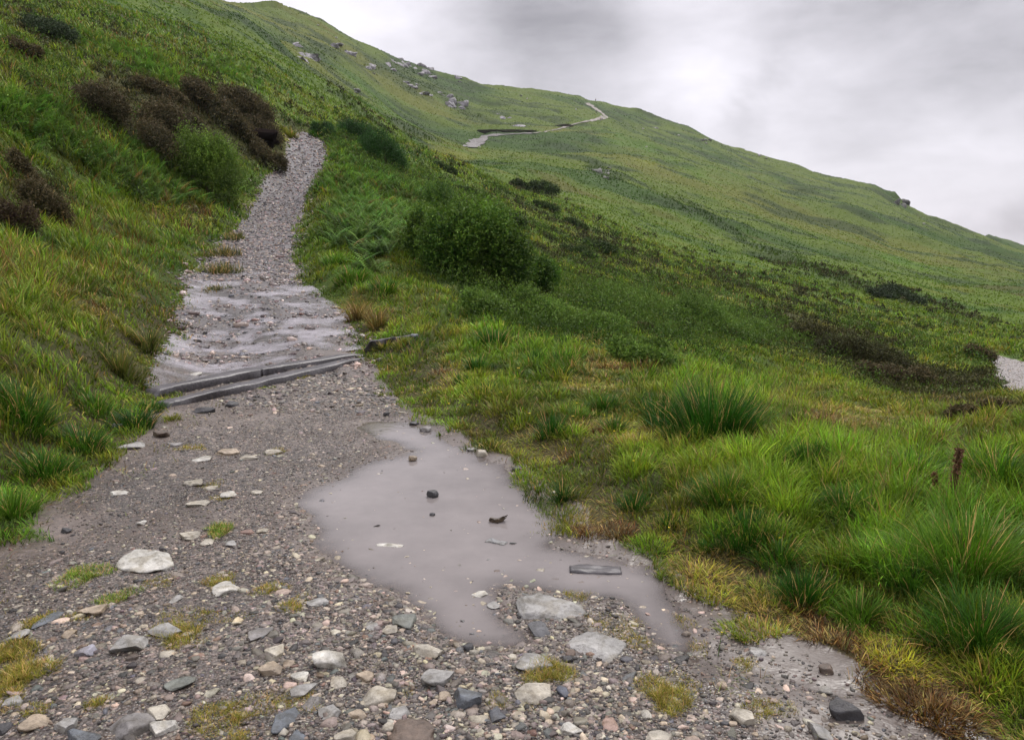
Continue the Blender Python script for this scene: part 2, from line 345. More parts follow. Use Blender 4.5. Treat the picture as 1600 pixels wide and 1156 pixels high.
def stone_mat(name='stone_surface', wet=0.45):
    m, nt, o = new_mat(name); l = nt.links.new
    at = nd(nt, 'ShaderNodeAttribute', attribute_name='tint'); ge = nd(nt, 'ShaderNodeNewGeometry')
    n = nd(nt, 'ShaderNodeTexNoise', Scale=38.0, Detail=8.0, Roughness=0.7); l(ge.outputs['Position'], n.inputs['Vector'])
    n2 = nd(nt, 'ShaderNodeTexNoise', Scale=9.0, Detail=4.0, Distortion=1.5); l(ge.outputs['Position'], n2.inputs['Vector'])
    c = mixc(nt, at.outputs['Color'], ramp(nt, n.outputs[0], [(0.3, (0.5, 0.48, 0.46)), (0.5, (0.95,) * 3), (0.72, (1.3,) * 3)]), 1.0, 'MULTIPLY')
    c = mixc(nt, c, ramp(nt, n2.outputs[0], [(0.35, (0.62, 0.58, 0.5)), (0.55, (1.0,) * 3)]), 0.8, 'MULTIPLY')
    p = nd(nt, 'ShaderNodeBsdfPrincipled', Roughness=wet); l(c, p.inputs['Base Color'])
    b = nd(nt, 'ShaderNodeBump', Strength=0.9, Distance=0.010); l(n.outputs[0], b.inputs['Height']); l(b.outputs[0], p.inputs['Normal']); l(p.outputs[0], o.inputs[0])
    return m
M_STONE = stone_mat()
def crag_mat():
    m, nt, o = new_mat('crag_rock'); l = nt.links.new
    ge = nd(nt, 'ShaderNodeNewGeometry'); at = nd(nt, 'ShaderNodeAttribute', attribute_name='tint')
    n = nd(nt, 'ShaderNodeTexNoise', Scale=0.9, Detail=9.0, Roughness=0.7); l(ge.outputs['Position'], n.inputs['Vector'])
    c = mixc(nt, at.outputs['Color'], ramp(nt, n.outputs[0], [(0.35, (0.25, 0.28, 0.2)), (0.5, (0.8,) * 3), (0.7, (1.3,) * 3)]), 1.0, 'MULTIPLY')
    p = nd(nt, 'ShaderNodeBsdfPrincipled', Roughness=0.7); l(c, p.inputs['Base Color'])
    b = nd(nt, 'ShaderNodeBump', Strength=0.8, Distance=0.4); l(n.outputs[0], b.inputs['Height']); l(b.outputs[0], p.inputs['Normal']); l(p.outputs[0], o.inputs[0])
    return m
M_CRAG = crag_mat()
def hill_mat():
    m, nt, o = new_mat('moor_turf'); l = nt.links.new
    at = nd(nt, 'ShaderNodeAttribute', attribute_name='tint'); ge = nd(nt, 'ShaderNodeNewGeometry')
    n = nd(nt, 'ShaderNodeTexNoise', Scale=0.8, Detail=10.0, Roughness=0.75); l(ge.outputs['Position'], n.inputs['Vector'])
    n2 = nd(nt, 'ShaderNodeTexNoise', Scale=14.0, Detail=6.0, Roughness=0.7); l(ge.outputs['Position'], n2.inputs['Vector'])
    c = mixc(nt, at.outputs['Color'], ramp(nt, n.outputs[0], [(0.32, (0.75, 0.78, 0.72)), (0.5, (0.98,) * 3), (0.68, (1.22, 1.18, 1.1))]), 1.0, 'MULTIPLY')
    c = mixc(nt, c, ramp(nt, n2.outputs[0], [(0.3, (0.75,) * 3), (0.7, (1.2,) * 3)]), 1.0, 'MULTIPLY')
    p = nd(nt, 'ShaderNodeBsdfPrincipled', Roughness=0.85); p.inputs['Specular IOR Level'].default_value = 0.15; l(c, p.inputs['Base Color'])
    b = nd(nt, 'ShaderNodeBump', Strength=0.6, Distance=0.35); l(n.outputs[0], b.inputs['Height'])
    b2 = nd(nt, 'ShaderNodeBump', Strength=0.6, Distance=0.05); l(n2.outputs[0], b2.inputs['Height']); l(b.outputs[0], b2.inputs['Normal']); l(b2.outputs[0], p.inputs['Normal']); l(p.outputs[0], o.inputs[0])
    return m
M_HILL = hill_mat()
def track_mat():
    m, nt, o = new_mat('wet_gravel'); l = nt.links.new
    at = nd(nt, 'ShaderNodeAttribute', attribute_name='tint'); ge = nd(nt, 'ShaderNodeNewGeometry')
    v = nd(nt, 'ShaderNodeTexVoronoi', Scale=75.0, Randomness=1.0); l(ge.outputs['Position'], v.inputs['Vector'])
    v2 = nd(nt, 'ShaderNodeTexVoronoi', Scale=28.0, Randomness=1.0); l(ge.outputs['Position'], v2.inputs['Vector'])
    n = nd(nt, 'ShaderNodeTexNoise', Scale=120.0, Detail=6.0, Roughness=0.7); l(ge.outputs['Position'], n.inputs['Vector'])
    n2 = nd(nt, 'ShaderNodeTexNoise', Scale=2.2, Detail=6.0, Roughness=0.6); l(ge.outputs['Position'], n2.inputs['Vector'])
    sep = nd(nt, 'ShaderNodeSeparateColor'); l(v.outputs['Color'], sep.inputs[0]); sep2 = nd(nt, 'ShaderNodeSeparateColor'); l(v2.outputs['Color'], sep2.inputs[0])
    c = mixc(nt, at.outputs['Color'], ramp(nt, sep.outputs[0], [(0.0, (0.45, 0.43, 0.42)), (0.6, (0.9, 0.88, 0.86)), (1.0, (1.9, 1.8, 1.7))]), at.outputs['Alpha'], 'MULTIPLY')
    c = mixc(nt, c, ramp(nt, sep2.outputs[1], [(0.0, (0.7,) * 3), (0.8, (1.0,) * 3), (1.0, (1.6, 1.55, 1.45))]), at.outputs['Alpha'], 'MULTIPLY')
    c = mixc(nt, c, ramp(nt, n.outputs[0], [(0.3, (0.7,) * 3), (0.7, (1.25,) * 3)]), 1.0, 'MULTIPLY')
    c = mixc(nt, c, ramp(nt, n2.outputs[0], [(0.35, (0.75, 0.7, 0.66)), (0.6, (1.05, 1.05, 1.05))]), 1.0, 'MULTIPLY')
    p = nd(nt, 'ShaderNodeBsdfPrincipled'); l(c, p.inputs['Base Color']); l(ramp(nt, n2.outputs[0], [(0.4, (0.30,) * 3), (0.65, (0.55,) * 3)]), p.inputs['Roughness'])
    b = nd(nt, 'ShaderNodeBump', Strength=0.7, Distance=0.008, invert=True); l(v.outputs['Distance'], b.inputs['Height'])
    b2 = nd(nt, 'ShaderNodeBump', Strength=0.5, Distance=0.012, invert=True); l(v2.outputs['Distance'], b2.inputs['Height']); l(b.outputs[0], b2.inputs['Normal']); l(b2.outputs[0], p.inputs['Normal']); l(p.outputs[0], o.inputs[0])
    for q_, s_ in ((b, .8), (b2, .5)):
        mm_ = nd(nt, 'ShaderNodeMath', operation='MULTIPLY_ADD'); l(at.outputs['Alpha'], mm_.inputs[0]); mm_.inputs[1].default_value = s_; mm_.inputs[2].default_value = 0.12; l(mm_.outputs[0], q_.inputs['Strength'])
    return m
M_TRACK = track_mat()
def water_mat(name, silt_sheen, silt_sheen_fac, ripple, scale, rough=0.02, tint=(0.85, 0.8, 0.75)):
    m, nt, o = new_mat(name); l = nt.links.new
    ge = nd(nt, 'ShaderNodeNewGeometry'); mp = nd(nt, 'ShaderNodeMapping'); mp.inputs['Scale'].default_value = (1, 1.6, 1); l(ge.outputs['Position'], mp.inputs[0])
    n = nd(nt, 'ShaderNodeTexNoise', Scale=scale, Detail=4.0, Distortion=0.6); l(mp.outputs[0], n.inputs['Vector'])
    ns = nd(nt, 'ShaderNodeTexNoise', Scale=2.6, Detail=7.0, Roughness=0.65); l(ge.outputs['Position'], ns.inputs['Vector'])
    b = nd(nt, 'ShaderNodeBump', Strength=ripple, Distance=0.01 if ripple < .5 else 0.04); l(n.outputs[0], b.inputs['Height'])
    fr = nd(nt, 'ShaderNodeFresnel', IOR=1.33); l(b.outputs[0], fr.inputs['Normal'])
    gl = nd(nt, 'ShaderNodeBsdfGlossy', Roughness=rough); l(b.outputs[0], gl.inputs['Normal'])
    tr = nd(nt, 'ShaderNodeBsdfTransparent'); tr.inputs[0].default_value = (*tint, 1)
    df = nd(nt, 'ShaderNodeBsdfDiffuse'); l(mixc(nt, tuple(c * 1.25 for c in silt_sheen), tuple(c * 0.6 for c in silt_sheen), ns.outputs[0]), df.inputs[0])
    at = nd(nt, 'ShaderNodeAttribute', attribute_name='tint')          # depth of water in metres: deeper water is cloudier
    ml = nd(nt, 'ShaderNodeMath', operation='MULTIPLY'); l(at.outputs['Fac'], ml.inputs[0]); ml.inputs[1].default_value = -silt_sheen_fac
    ex = nd(nt, 'ShaderNodeMath', operation='EXPONENT'); l(ml.outputs[0], ex.inputs[0]); iv = nd(nt, 'ShaderNodeMath', operation='SUBTRACT'); iv.inputs[0].default_value = 1.0; l(ex.outputs[0], iv.inputs[1])
    m1 = nd(nt, 'ShaderNodeMixShader'); l(iv.outputs[0], m1.inputs[0]); l(tr.outputs[0], m1.inputs[1]); l(df.outputs[0], m1.inputs[2])
    m2 = nd(nt, 'ShaderNodeMixShader'); l(fr.outputs[0], m2.inputs[0]); l(m1.outputs[0], m2.inputs[1]); l(gl.outputs[0], m2.inputs[2]); l(m2.outputs[0], o.inputs[0])
    return m
M_PUD = water_mat('puddle_water', (0.205, 0.184, 0.176), 80.0, 0.05, 9.0)
M_FLOW = water_mat('running_water', (0.40, 0.37, 0.40), 40.0, 1.0, 9.0, 0.25)  # aerated water; its pale lilac body colour also paints in reflected sky
def plain(name, col, rough=0.6, em=None):
    m, nt, o = new_mat(name); p = nd(nt, 'ShaderNodeBsdfPrincipled', Roughness=rough)
    tc = nd(nt, 'ShaderNodeTexCoord'); n = nd(nt, 'ShaderNodeTexNoise', Scale=12.0, Detail=4.0); nt.links.new(tc.outputs['Object'], n.inputs['Vector'])
    nt.links.new(mixc(nt, col, ramp(nt, n.outputs[0], [(0.3, (0.75,) * 3), (0.7, (1.15,) * 3)]), 1.0, 'MULTIPLY'), p.inputs['Base Color']); nt.links.new(p.outputs[0], o.inputs[0]); return m

# ------------------------------------------------------------------ zones of ground cover
# soft ellipses on the slope: (column, row, half-width, half-height, tilt in degrees, strength)
ZONES = {
 'heather': [(640,125,100,30,30,.9),(500,85,60,22,25,.7),(720,170,50,16,25,.7),(1000,430,160,50,20,.5),(1250,470,160,40,18,.45),(880,370,120,40,25,.45),(300,190,170,50,12,1.3),(230,160,90,40,25,1.1),(300,80,60,14,30,.5),(60,300,60,35,0,.8),(60,40,80,22,28,.7),(190,60,50,16,30,.5),(480,150,60,12,20,.2),
             (1330,545,150,36,14,.9),(1250,500,120,25,20,.7),(1150,440,120,20,22,.6),(1500,620,140,30,12,.9),(950,380,110,25,18,.6),(830,330,90,25,25,.5),(700,250,60,20,20,.4),(1120,345,60,7,32,1.3),
             (1060,320,30,6,30,.8),(1300,430,130,9,20,1.2),(1200,405,50,8,18,.8),(1450,470,110,9,18,1.0),(1560,590,60,20,0,.7),(940,268,30,10,35,1.2),(560,175,60,14,35,.8),(640,200,60,14,28,.7),(990,200,60,10,25,.4),(1470,350,40,8,25,.6)],
 'bracken': [(580,300,80,70,40,1.0),(560,230,60,25,25,.8),(240,105,90,18,25,.9),(120,60,60,14,25,.6),(70,190,70,35,30,1.0),(250,270,110,40,8,1.0),(30,120,40,20,20,.5),(360,110,60,12,22,.7),
             (990,225,80,14,25,.7),(580,150,80,16,35,.7),(640,330,60,50,40,.9),(560,360,50,40,40,.7)],
 'scrub': [(800,485,110,26,18,1.0),(900,515,100,26,18,1.0),(1000,500,130,36,14,1.1),(1080,470,120,24,18,1.0),(690,320,60,30,40,.8),(760,330,60,30,35,.8),(1150,520,90,20,10,1.0),(600,270,60,20,45,.7)],
 'dry': [(60,500,60,40,0,.3),(930,590,70,40,0,.9),(1000,660,90,40,0,.8),(1330,660,80,22,0,1.0),(1150,930,160,50,38,.9),(1280,1010,130,50,38,.9),(1420,1080,150,60,30,.9),(700,600,60,40,40,.6),(820,690,80,40,30,.6),
         (950,830,60,50,45,.8),(250,330,100,20,0,.5),(300,350,50,30,0,.6),(140,480,160,60,0,.4),(1000,240,40,12,30,.7),(700,240,60,10,20,.8),(1150,500,200,30,20,.4),(200,800,60,40,-40,.8),(440,240,22,40,-20,.8),(560,480,40,70,40,.5)],
 'lush': [(560,430,60,25,30,1.0),(1130,620,100,60,0,1.2),(1250,780,180,90,0,1.0),(1450,820,160,130,0,1.2),(1500,960,120,80,0,1.0),(1330,880,120,90,0,.9),(770,530,50,40,0,1.0),(40,650,80,60,0,1.0),(130,720,110,60,0,.9),(30,780,50,70,0,1.0),
          (200,655,50,30,0,1.0),(60,250,70,50,0,.5),(130,160,80,50,0,.5),(1000,430,100,20,20,.4),(1150,300,120,30,20,.4),(1450,420,120,20,18,.4),(870,560,60,30,0,.9)],
}
def zone(kind, px, py, X=None, Y=None):
    t = np.zeros(np.shape(px))
    for cx, cy, rx, ry, ang, st in ZONES[kind]:
        c, s = math.cos(rad(ang)), math.sin(rad(ang)); dx = px - cx; dy = py - cy
        q = ((dx * c + dy * s) / rx) ** 2 + ((-dx * s + dy * c) / ry) ** 2
        t = np.maximum(t, st * np.exp(-q * 0.9))
    return t
def zones_at(X, Y, Z):
    px, py = to_pix(X, Y, Z); r = np.hypot(X, Y)
    nn = fbm(X, Y, 1.0, 4, 51) * (r < 25) + fbm(X, Y, 3.2, 4, 52) * ((r >= 25) & (r < 110)) + fbm(X, Y, 11, 4, 53) * (r >= 110)
    d = {}
    for i, k in enumerate(ZONES):
        z = zone(k, px, py); d[k] = np.clip(z + 0.45 * nn * (z > 0.08) * (1 if i % 2 else -1), 0, 1.2)
    return d
def moor_colour(X, Y, Z, seed=60, jitter=0.0):
    """colour of the plants that grow at a spot"""
    r = np.hypot(X, Y); d = zones_at(X, Y, Z)
    sc = np.where(r < 30, 1.0, np.where(r < 120, 4.0, 14.0))
    a = np.zeros(X.shape); b = np.zeros(X.shape)
    for lo, hi, wlg in ((0, 30, 1.4), (30, 120, 4.5), (120, 9e9, 16)):
        mm = (r >= lo) & (r < hi)
        if mm.any():
            xs_ = X[mm] * (0.42 if lo >= 120 else 0.6 if lo >= 30 else 1.0); ys_ = Y[mm] + X[mm] * (0.25 if lo >= 30 else 0)
            a[mm] = fbm(xs_, ys_, wlg, 3 if lo >= 120 else 5, seed, 0.6); b[mm] = fbm(xs_, ys_, wlg * 0.4, 3 if lo >= 120 else 5, seed + 9, 0.5 if lo >= 120 else 0.7)
    base = np.stack([np.full(X.shape, 0.078), np.full(X.shape, 0.122), np.full(X.shape, 0.013)], -1)
    def blend(c, col, f): f = np.clip(f, 0, 1)[..., None]; return c * (1 - f) + np.array(col) * f
    far = sstep(60, 250, r); big = fbm(X * .5, Y + X * .2, 60, 4, 401, .6); a = a * (1 - .4 * far) + 1.4 * big * far; b = b - .25 * far
    c = blend(base, (0.080, 0.116, 0.016), far)
    c = blend(c, (0.115, 0.115, 0.02), sstep(0.15, 0.9, a) * 0.6)
    c = blend(c, (0.028, 0.066, 0.010), sstep(0.1, 0.8, -a) * 0.85)
    c = blend(c, (0.085, 0.065, 0.02), sstep(0.3, 0.9, b) * 0.65 * (1 - 0.5 * far))
    c = blend(c, (0.020, 0.040, 0.009), sstep(0.3, 0.8, -b) * 0.8)
    c = blend(c, (0.155, 0.165, 0.022), sstep(0.3, 0.9, d['dry']) * 0.75)
    c = blend(c, (0.075, 0.150, 0.012), sstep(0.3, 0.9, d['lush']) * 0.75)
    c = blend(c, (0.060, 0.120, 0.014), sstep(0.35, 0.8, d['bracken']) * 0.8)
    c = blend(c, (0.045, 0.085, 0.011), sstep(0.35, 0.8, d['scrub']) * 0.8)
    hf = sstep(45, 110, r); c = blend(c, (0.045, 0.040, 0.016), sstep(0.35, 0.85, d['heather']) * 0.85 * (1 - hf)); c = blend(c, (0.026, 0.048, 0.012), sstep(0.25, 0.9, d['heather']) * 0.8 * hf)
    c = c * np.array([1.22, 1.24, 0.95])
    return c, d

# ------------------------------------------------------------------ ground meshes
nA, nU = XX.shape
TC, _ = moor_colour(XX, YY, ZZ)
TC = TC * (np.where(RR < 35, 0.55, 0.9) * (1 - .18 * sstep(60, 140, RR)))[..., None]         # plant colour scaled darker under the near grass
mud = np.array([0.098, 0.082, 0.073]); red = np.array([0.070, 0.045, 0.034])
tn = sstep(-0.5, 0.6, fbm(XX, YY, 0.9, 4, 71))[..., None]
tcol = mud * (0.75 + 0.4 * tn)  # wet mud, darkened to paint shade into the gaps between stones
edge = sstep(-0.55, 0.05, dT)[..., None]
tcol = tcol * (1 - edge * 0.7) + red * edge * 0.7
upper = sstep(9, 14, YY)[..., None]; tcol = tcol * (1 - upper) + np.array([0.075, 0.066, 0.066]) * (0.8 + 0.4 * tn) * upper  # upper bed darkened too, painting shaded gaps among the rubble
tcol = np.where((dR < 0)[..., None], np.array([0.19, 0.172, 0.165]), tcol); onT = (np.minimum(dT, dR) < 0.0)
soil = (dT > 0) & (dT < 0.25)
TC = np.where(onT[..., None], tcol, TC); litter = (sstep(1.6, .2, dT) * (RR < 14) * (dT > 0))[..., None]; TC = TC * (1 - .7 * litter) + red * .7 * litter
smooth_mud = np.clip(sstep(0.35, 1.0, XX + .3 * fbm(XX, YY, .6, 3, 301)) * sstep(6.0, 4.6, YY) + 0.8 * sstep(0.30, 0.02, dP) + 0.7 * sstep(-0.45, -0.1, dT + .12 * fbm(XX, YY, .4, 3, 302)) + 0.7 * sstep(.15, .6, fbm(XX, YY, 1.1, 4, 303)), 0, 1) * (RR < 12)
TC = np.where((onT & (RR < 12))[..., None], TC * (1 - smooth_mud[..., None]) + np.array([0.118, 0.096, 0.082]) * (.8 + .35 * tn) * smooth_mud[..., None], TC)
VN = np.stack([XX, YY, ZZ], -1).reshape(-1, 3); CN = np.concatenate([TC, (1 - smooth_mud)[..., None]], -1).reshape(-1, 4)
# centre vertex closes the sheet under the camera
VN = np.vstack([VN, [[0, 0, float(ZZ[nA // 2, 0])]]]); CN = np.vstack([CN, [[*mud, 1]]])
ii, jj = np.meshgrid(np.arange(nA - 1), np.arange(nU - 1), indexing='ij'); i0 = (ii * nU + jj).ravel()
Q = np.stack([i0, i0 + 1, i0 + nU + 1, i0 + nU], 1)
qT = (dT[:-1, :-1] + dT[1:, 1:] < 0).ravel(); qR = ((dR[:-1, :-1] + dR[1:, 1:]) < 0).ravel()
def submesh(name, mask, mat, extra=None):
    q = Q[mask]; used = np.unique(q) if extra is None else np.unique(np.concatenate([q.ravel(), extra.ravel()]))
    mp = np.full(len(VN), -1, np.int64); mp[used] = np.arange(len(used))
    me = mk_mesh(name, VN[used], mp[q], mp[extra] if extra is not None else None, CN[used], mat, smooth=True); return mk_obj(name, me)
fan = np.stack([np.arange(nA - 1) * nU, (np.arange(nA - 1) + 1) * nU, np.full(nA - 1, len(VN) - 1)], 1)[:, [1, 0, 2]][:, ::-1]
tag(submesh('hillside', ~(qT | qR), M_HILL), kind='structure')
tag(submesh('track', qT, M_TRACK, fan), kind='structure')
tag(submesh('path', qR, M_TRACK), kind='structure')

# ------------------------------------------------------------------ water
def water_sheet(name, poly, zf, mat, step=0.05, grow=0.12):
    Pn = np.array(poly); x0, y0 = Pn.min(0) - 0.3; x1, y1 = Pn.max(0) + 0.3
    xs = np.arange(x0, x1, step); ys = np.arange(y0, y1, step); gx, gy = np.meshgrid(xs, ys, indexing='ij')
    d = sdf(poly, gx, gy); z = zf(gx, gy); ok = d < grow; dep_ = np.clip(z - HF(gx, gy), 0, 1).reshape(-1, 1) * np.ones(3)
    idx = np.arange(gx.size).reshape(gx.shape)
    okq = ok[:-1, :-1] & ok[1:, :-1] & ok[1:, 1:] & ok[:-1, 1:]
    q = np.stack([idx[:-1, :-1], idx[1:, :-1], idx[1:, 1:], idx[:-1, 1:]], -1)[okq]
    V = np.stack([gx, gy, z], -1).reshape(-1, 3); used = np.unique(q); mp = np.full(len(V), -1); mp[used] = np.arange(len(used))
    return mk_obj(name, mk_mesh(name, V[used], mp[q], None, dep_[used], mat, smooth=True))
tag(water_sheet('puddle', PUDDLE, lambda x, y: np.full(x.shape, wl), M_PUD, 0.06, 0.10), kind='structure')
FLOOD = [hit(*p) for p in [(330,394),(303,425),(288,470),(272,520),(244,560),(226,600),(262,606),(400,580),(450,565),(565,545),(560,525),(530,482),(482,442),(466,410),(440,395),(400,392)]]
def flood_z(x, y):
    return HS(x, y) + 0.004 + fbm(x, y, 2.0, 2, 81) * 0.008 - 0.05 * sstep(16.5, 24, y)
tag(water_sheet('stream', FLOOD, flood_z, M_FLOW, 0.06, 0.05), kind='structure')

# ------------------------------------------------------------------ grass blades
def blades(root, h, wd, az, lean, curl, tint, tip=None, seg=3, rootdark=1.0):
    """strips of blades: lean = tilt of the base, curl = extra tilt towards the tip (radians)"""
    n = len(root); ks = np.linspace(0, 1, seg + 1)
    fwd = np.stack([np.cos(az), np.sin(az), np.zeros(n)], 1)
    sa = az + math.pi / 2 + RNG.normal(0, 0.5, n); side = np.stack([np.cos(sa), np.sin(sa), np.zeros(n)], 1)
    pts = [root]; cur = root.copy()
    for k in range(seg):
        t = (k + 0.5) / seg; an = lean + curl * t
        cur = cur + (fwd * np.sin(an)[:, None] + np.array([0, 0, 1.0]) * np.cos(an)[:, None]) * (h / seg)[:, None]
        pts.append(cur.copy())
    nv = 2 * seg + 1; V = np.empty((n, nv, 3)); C = np.empty((n, nv, 3))
    tip = tint if tip is None else tip
    for k in range(seg):
        wk = (wd * (1 - 0.75 * (k / seg) ** 1.5) * 0.5)[:, None]
        V[:, 2 * k] = pts[k] - side * wk; V[:, 2 * k + 1] = pts[k] + side * wk
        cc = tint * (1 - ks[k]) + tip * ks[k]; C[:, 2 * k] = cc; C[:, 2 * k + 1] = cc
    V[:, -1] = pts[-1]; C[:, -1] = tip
    b = (np.arange(n) * nv)[:, None]
    q = np.concatenate([b + np.array([2 * k, 2 * k + 1, 2 * k + 3, 2 * k + 2]) for k in range(seg - 1)], 0) if seg > 1 else np.zeros((0, 4), int)
    t = b + np.array([2 * seg - 2, 2 * seg - 1, 2 * seg])
    return V.reshape(-1, 3), q, t, C.reshape(-1, 3)
def join(parts):
    V, Q_, T_, C = [], [], [], []; o = 0
    for v, q, t, c in parts:
        V.append(v); Q_.append(np.asarray(q).reshape(-1, 4) + o); T_.append(np.asarray(t).reshape(-1, 3) + o); C.append(c); o += len(v)
    return np.concatenate(V), np.concatenate(Q_), np.concatenate(T_), np.concatenate(C)
def scatter(n, r0, r1, a0=-54, a1=54, power=2.0):
    """points over the ground, thinning with the square of the distance"""
    if a0 == -54: n = int(n * 1.33)
    az = RNG.uniform(rad(a0), rad(a1), n)
    r = np.exp(RNG.uniform(math.log(r0), math.log(r1), n)); X = r * np.sin(az); Y = r * np.cos(az)
    return X, Y, HF(X, Y), r
def vary(c, n, amt=0.25):
    f = 1 + RNG.normal(0, amt, (n, 1)); g = 1 + RNG.normal(0, amt * 0.35, (n, 3)); return np.clip(c * f * g, 0.004, 0.9)
def visible(X, Y, Z):
    px, py = to_pix(X, Y, Z); inn = (px > -120) & (px < 1720) & (py > -90) & (py < 1290); return inn | ((py > -300) & (RNG.random(len(X)) < .4))
def clumps(X, Y, cell, seed):
    """vector from, distance to (in cells) and a random number of the nearest tuft centre"""
    gx = np.floor(X / cell); gy = np.floor(Y / cell); bd = np.full(X.shape, 9e9); bx = X * 0; by = X * 0; bh = X * 0
    for i in (-1, 0, 1):
        for j in (-1, 0, 1):
            cx = (gx + i + hash2(gx + i, gy + j, seed)) * cell; cy = (gy + j + hash2(gx + i, gy + j, seed + 1)) * cell
            d_ = (X - cx) ** 2 + (Y - cy) ** 2; k = d_ < bd; bd = np.where(k, d_, bd); bx = np.where(k, X - cx, bx); by = np.where(k, Y - cy, by); bh = np.where(k, hash2(gx + i, gy + j, seed + 2), bh)
    return bx, by, np.sqrt(bd) / cell, bh
def meadow(name, label, n, r0, r1, seg):
    X, Y, Z, r = scatter(n, r0, r1)
    d = HT(X, Y); k = (d > -0.09 + 0.13 * fbm(X, Y, 0.35, 3, 91) - 0.16 * ((X > 0) & (Y > 4.2) & (Y < 8))) & visible(X, Y, Z)
    cell = 0.26 if r1 < 20 else 0.75; bx, by, bd_, bh = clumps(X, Y, cell, 7)
    k &= RNG.random(len(X)) < np.clip(1.35 - 1.35 * bd_ + 0.25 * bh, 0.34 if r1 < 20 else 0.16, 1)
    k &= ~((r > 15) & (r < 80) & (sdf(RPATH, X, Y) < 0.1))
    X, Y, Z, r, d, bx, by, bd_, bh = [q[k] for q in (X, Y, Z, r, d, bx, by, bd_, bh)]; n = len(X)
    c, zn = moor_colour(X, Y, Z, 60); c = c * 0.86; px, py = to_pix(X, Y, Z)
    lush = sstep(0.25, 0.9, zn['lush']); dry = sstep(0.25, 0.8, zn['dry']); hea = sstep(0.3, 0.7, zn['heather'])
    left = (px < 330) & (r > 6.5)
    hgt = 0.105 + 0.05 * fbm(X, Y, 0.6, 3, 92) + 0.055 * lush - 0.04 * dry + 0.10 * left * sstep(0.2, 1.5, d)
    hgt = hgt * (0.45 + 0.55 * sstep(0, 0.9, d)) + 0.16 * sstep(12, 40, r) ; hgt *= (1 - 0.4 * hea)
    hgt = hgt * (0.65 + 0.75 * bh) * (1.25 - 0.55 * np.clip(bd_, 0, 1)); h = np.clip(hgt, 0.06, 0.6) * RNG.uniform(0.55, 1.3, n)
    wd = np.maximum(0.0045, 0.00105 * r) * RNG.uniform(0.6, 1.6, n)
    # blade colours: mostly the local colour, some straw, some deep green
    dead = RNG.random(n) < (0.07 + 0.26 * dry + 0.03 * left - 0.03 * lush) * np.where(r > 15, .5, 1) * (.4 + 1.4 * ((bh * 13.7) % 1))
    red_ = (RNG.random(n) < 0.10 * left * sstep(-0.2, 0.5, fbm(X, Y, 2.5, 2, 93)))
    c = c * (1.3 - 0.1 * lush)[:, None] * (0.52 + 0.92 * bh)[:, None] * (1 + .35 * fbm(X, Y, .9, 3, 94))[:, None] * np.stack([1.12 - 0.28 * ((bh * 7.3) % 1), 0 * bh + 1, 0 * bh + 1], 1)
    rustc = (((bh * 5.1) % 1) < .18 * dry)[:, None]; c = np.where(rustc, np.array([0.085, 0.05, 0.015]), c); c[dead] = np.array([0.25, 0.20, 0.07]); c[red_] = np.array([0.12, 0.06, 0.02])
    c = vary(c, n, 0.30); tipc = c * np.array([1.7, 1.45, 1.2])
    wind = rad(200)
    az = np.arctan2(by + RNG.normal(0, .25, n) * cell, bx + RNG.normal(0, .25, n) * cell); az = np.where(RNG.random(n) < 0.2, wind + RNG.normal(0, 0.8, n), az)
    lean = np.abs(RNG.normal(0.12, 0.15, n)) + 0.6 * np.clip(bd_, 0, 1.2) + 0.55 * dry * RNG.random(n); curl = np.abs(RNG.normal(0.7, 0.5, n))
    h = np.where(red_, h * 1.5, h); curl = np.where(red_, 0.25, curl); wd = np.where(red_, wd * 0.6, wd)
    root = np.stack([X, Y, Z - 0.01], 1)
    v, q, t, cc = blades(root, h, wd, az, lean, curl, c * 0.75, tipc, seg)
    return tag(mk_obj(name, mk_mesh(name, v, q, t, cc, M_GRASS)), label, 'grass', kind='stuff')
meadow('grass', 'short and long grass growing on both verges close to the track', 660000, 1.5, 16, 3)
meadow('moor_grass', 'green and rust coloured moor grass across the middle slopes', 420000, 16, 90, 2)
HP1 = [(738,232,13),(746,221,13),(760,213,9),(800,210,4),(835,209,4)]; HP2 = [(835,209,3),(872,203,4),(900,194,4),(925,189,5),(948,184,6),(938,176,6),(928,169,6),(917,162,8)]
def near_hill_path(px, py):
    k = np.zeros(px.shape, bool)
    for H_ in (HP1, HP2):
        for a, b in zip(H_[:-1], H_[1:]):
            ex, ey = b[0] - a[0], b[1] - a[1]; t = np.clip(((px - a[0]) * ex + (py - a[1]) * ey) / (ex * ex + ey * ey), 0, 1)
            k |= np.hypot(px - a[0] - ex * t, (py - a[1] - ey * t) * 1.3) < (a[2] + (b[2] - a[2]) * t) * .55
    return k
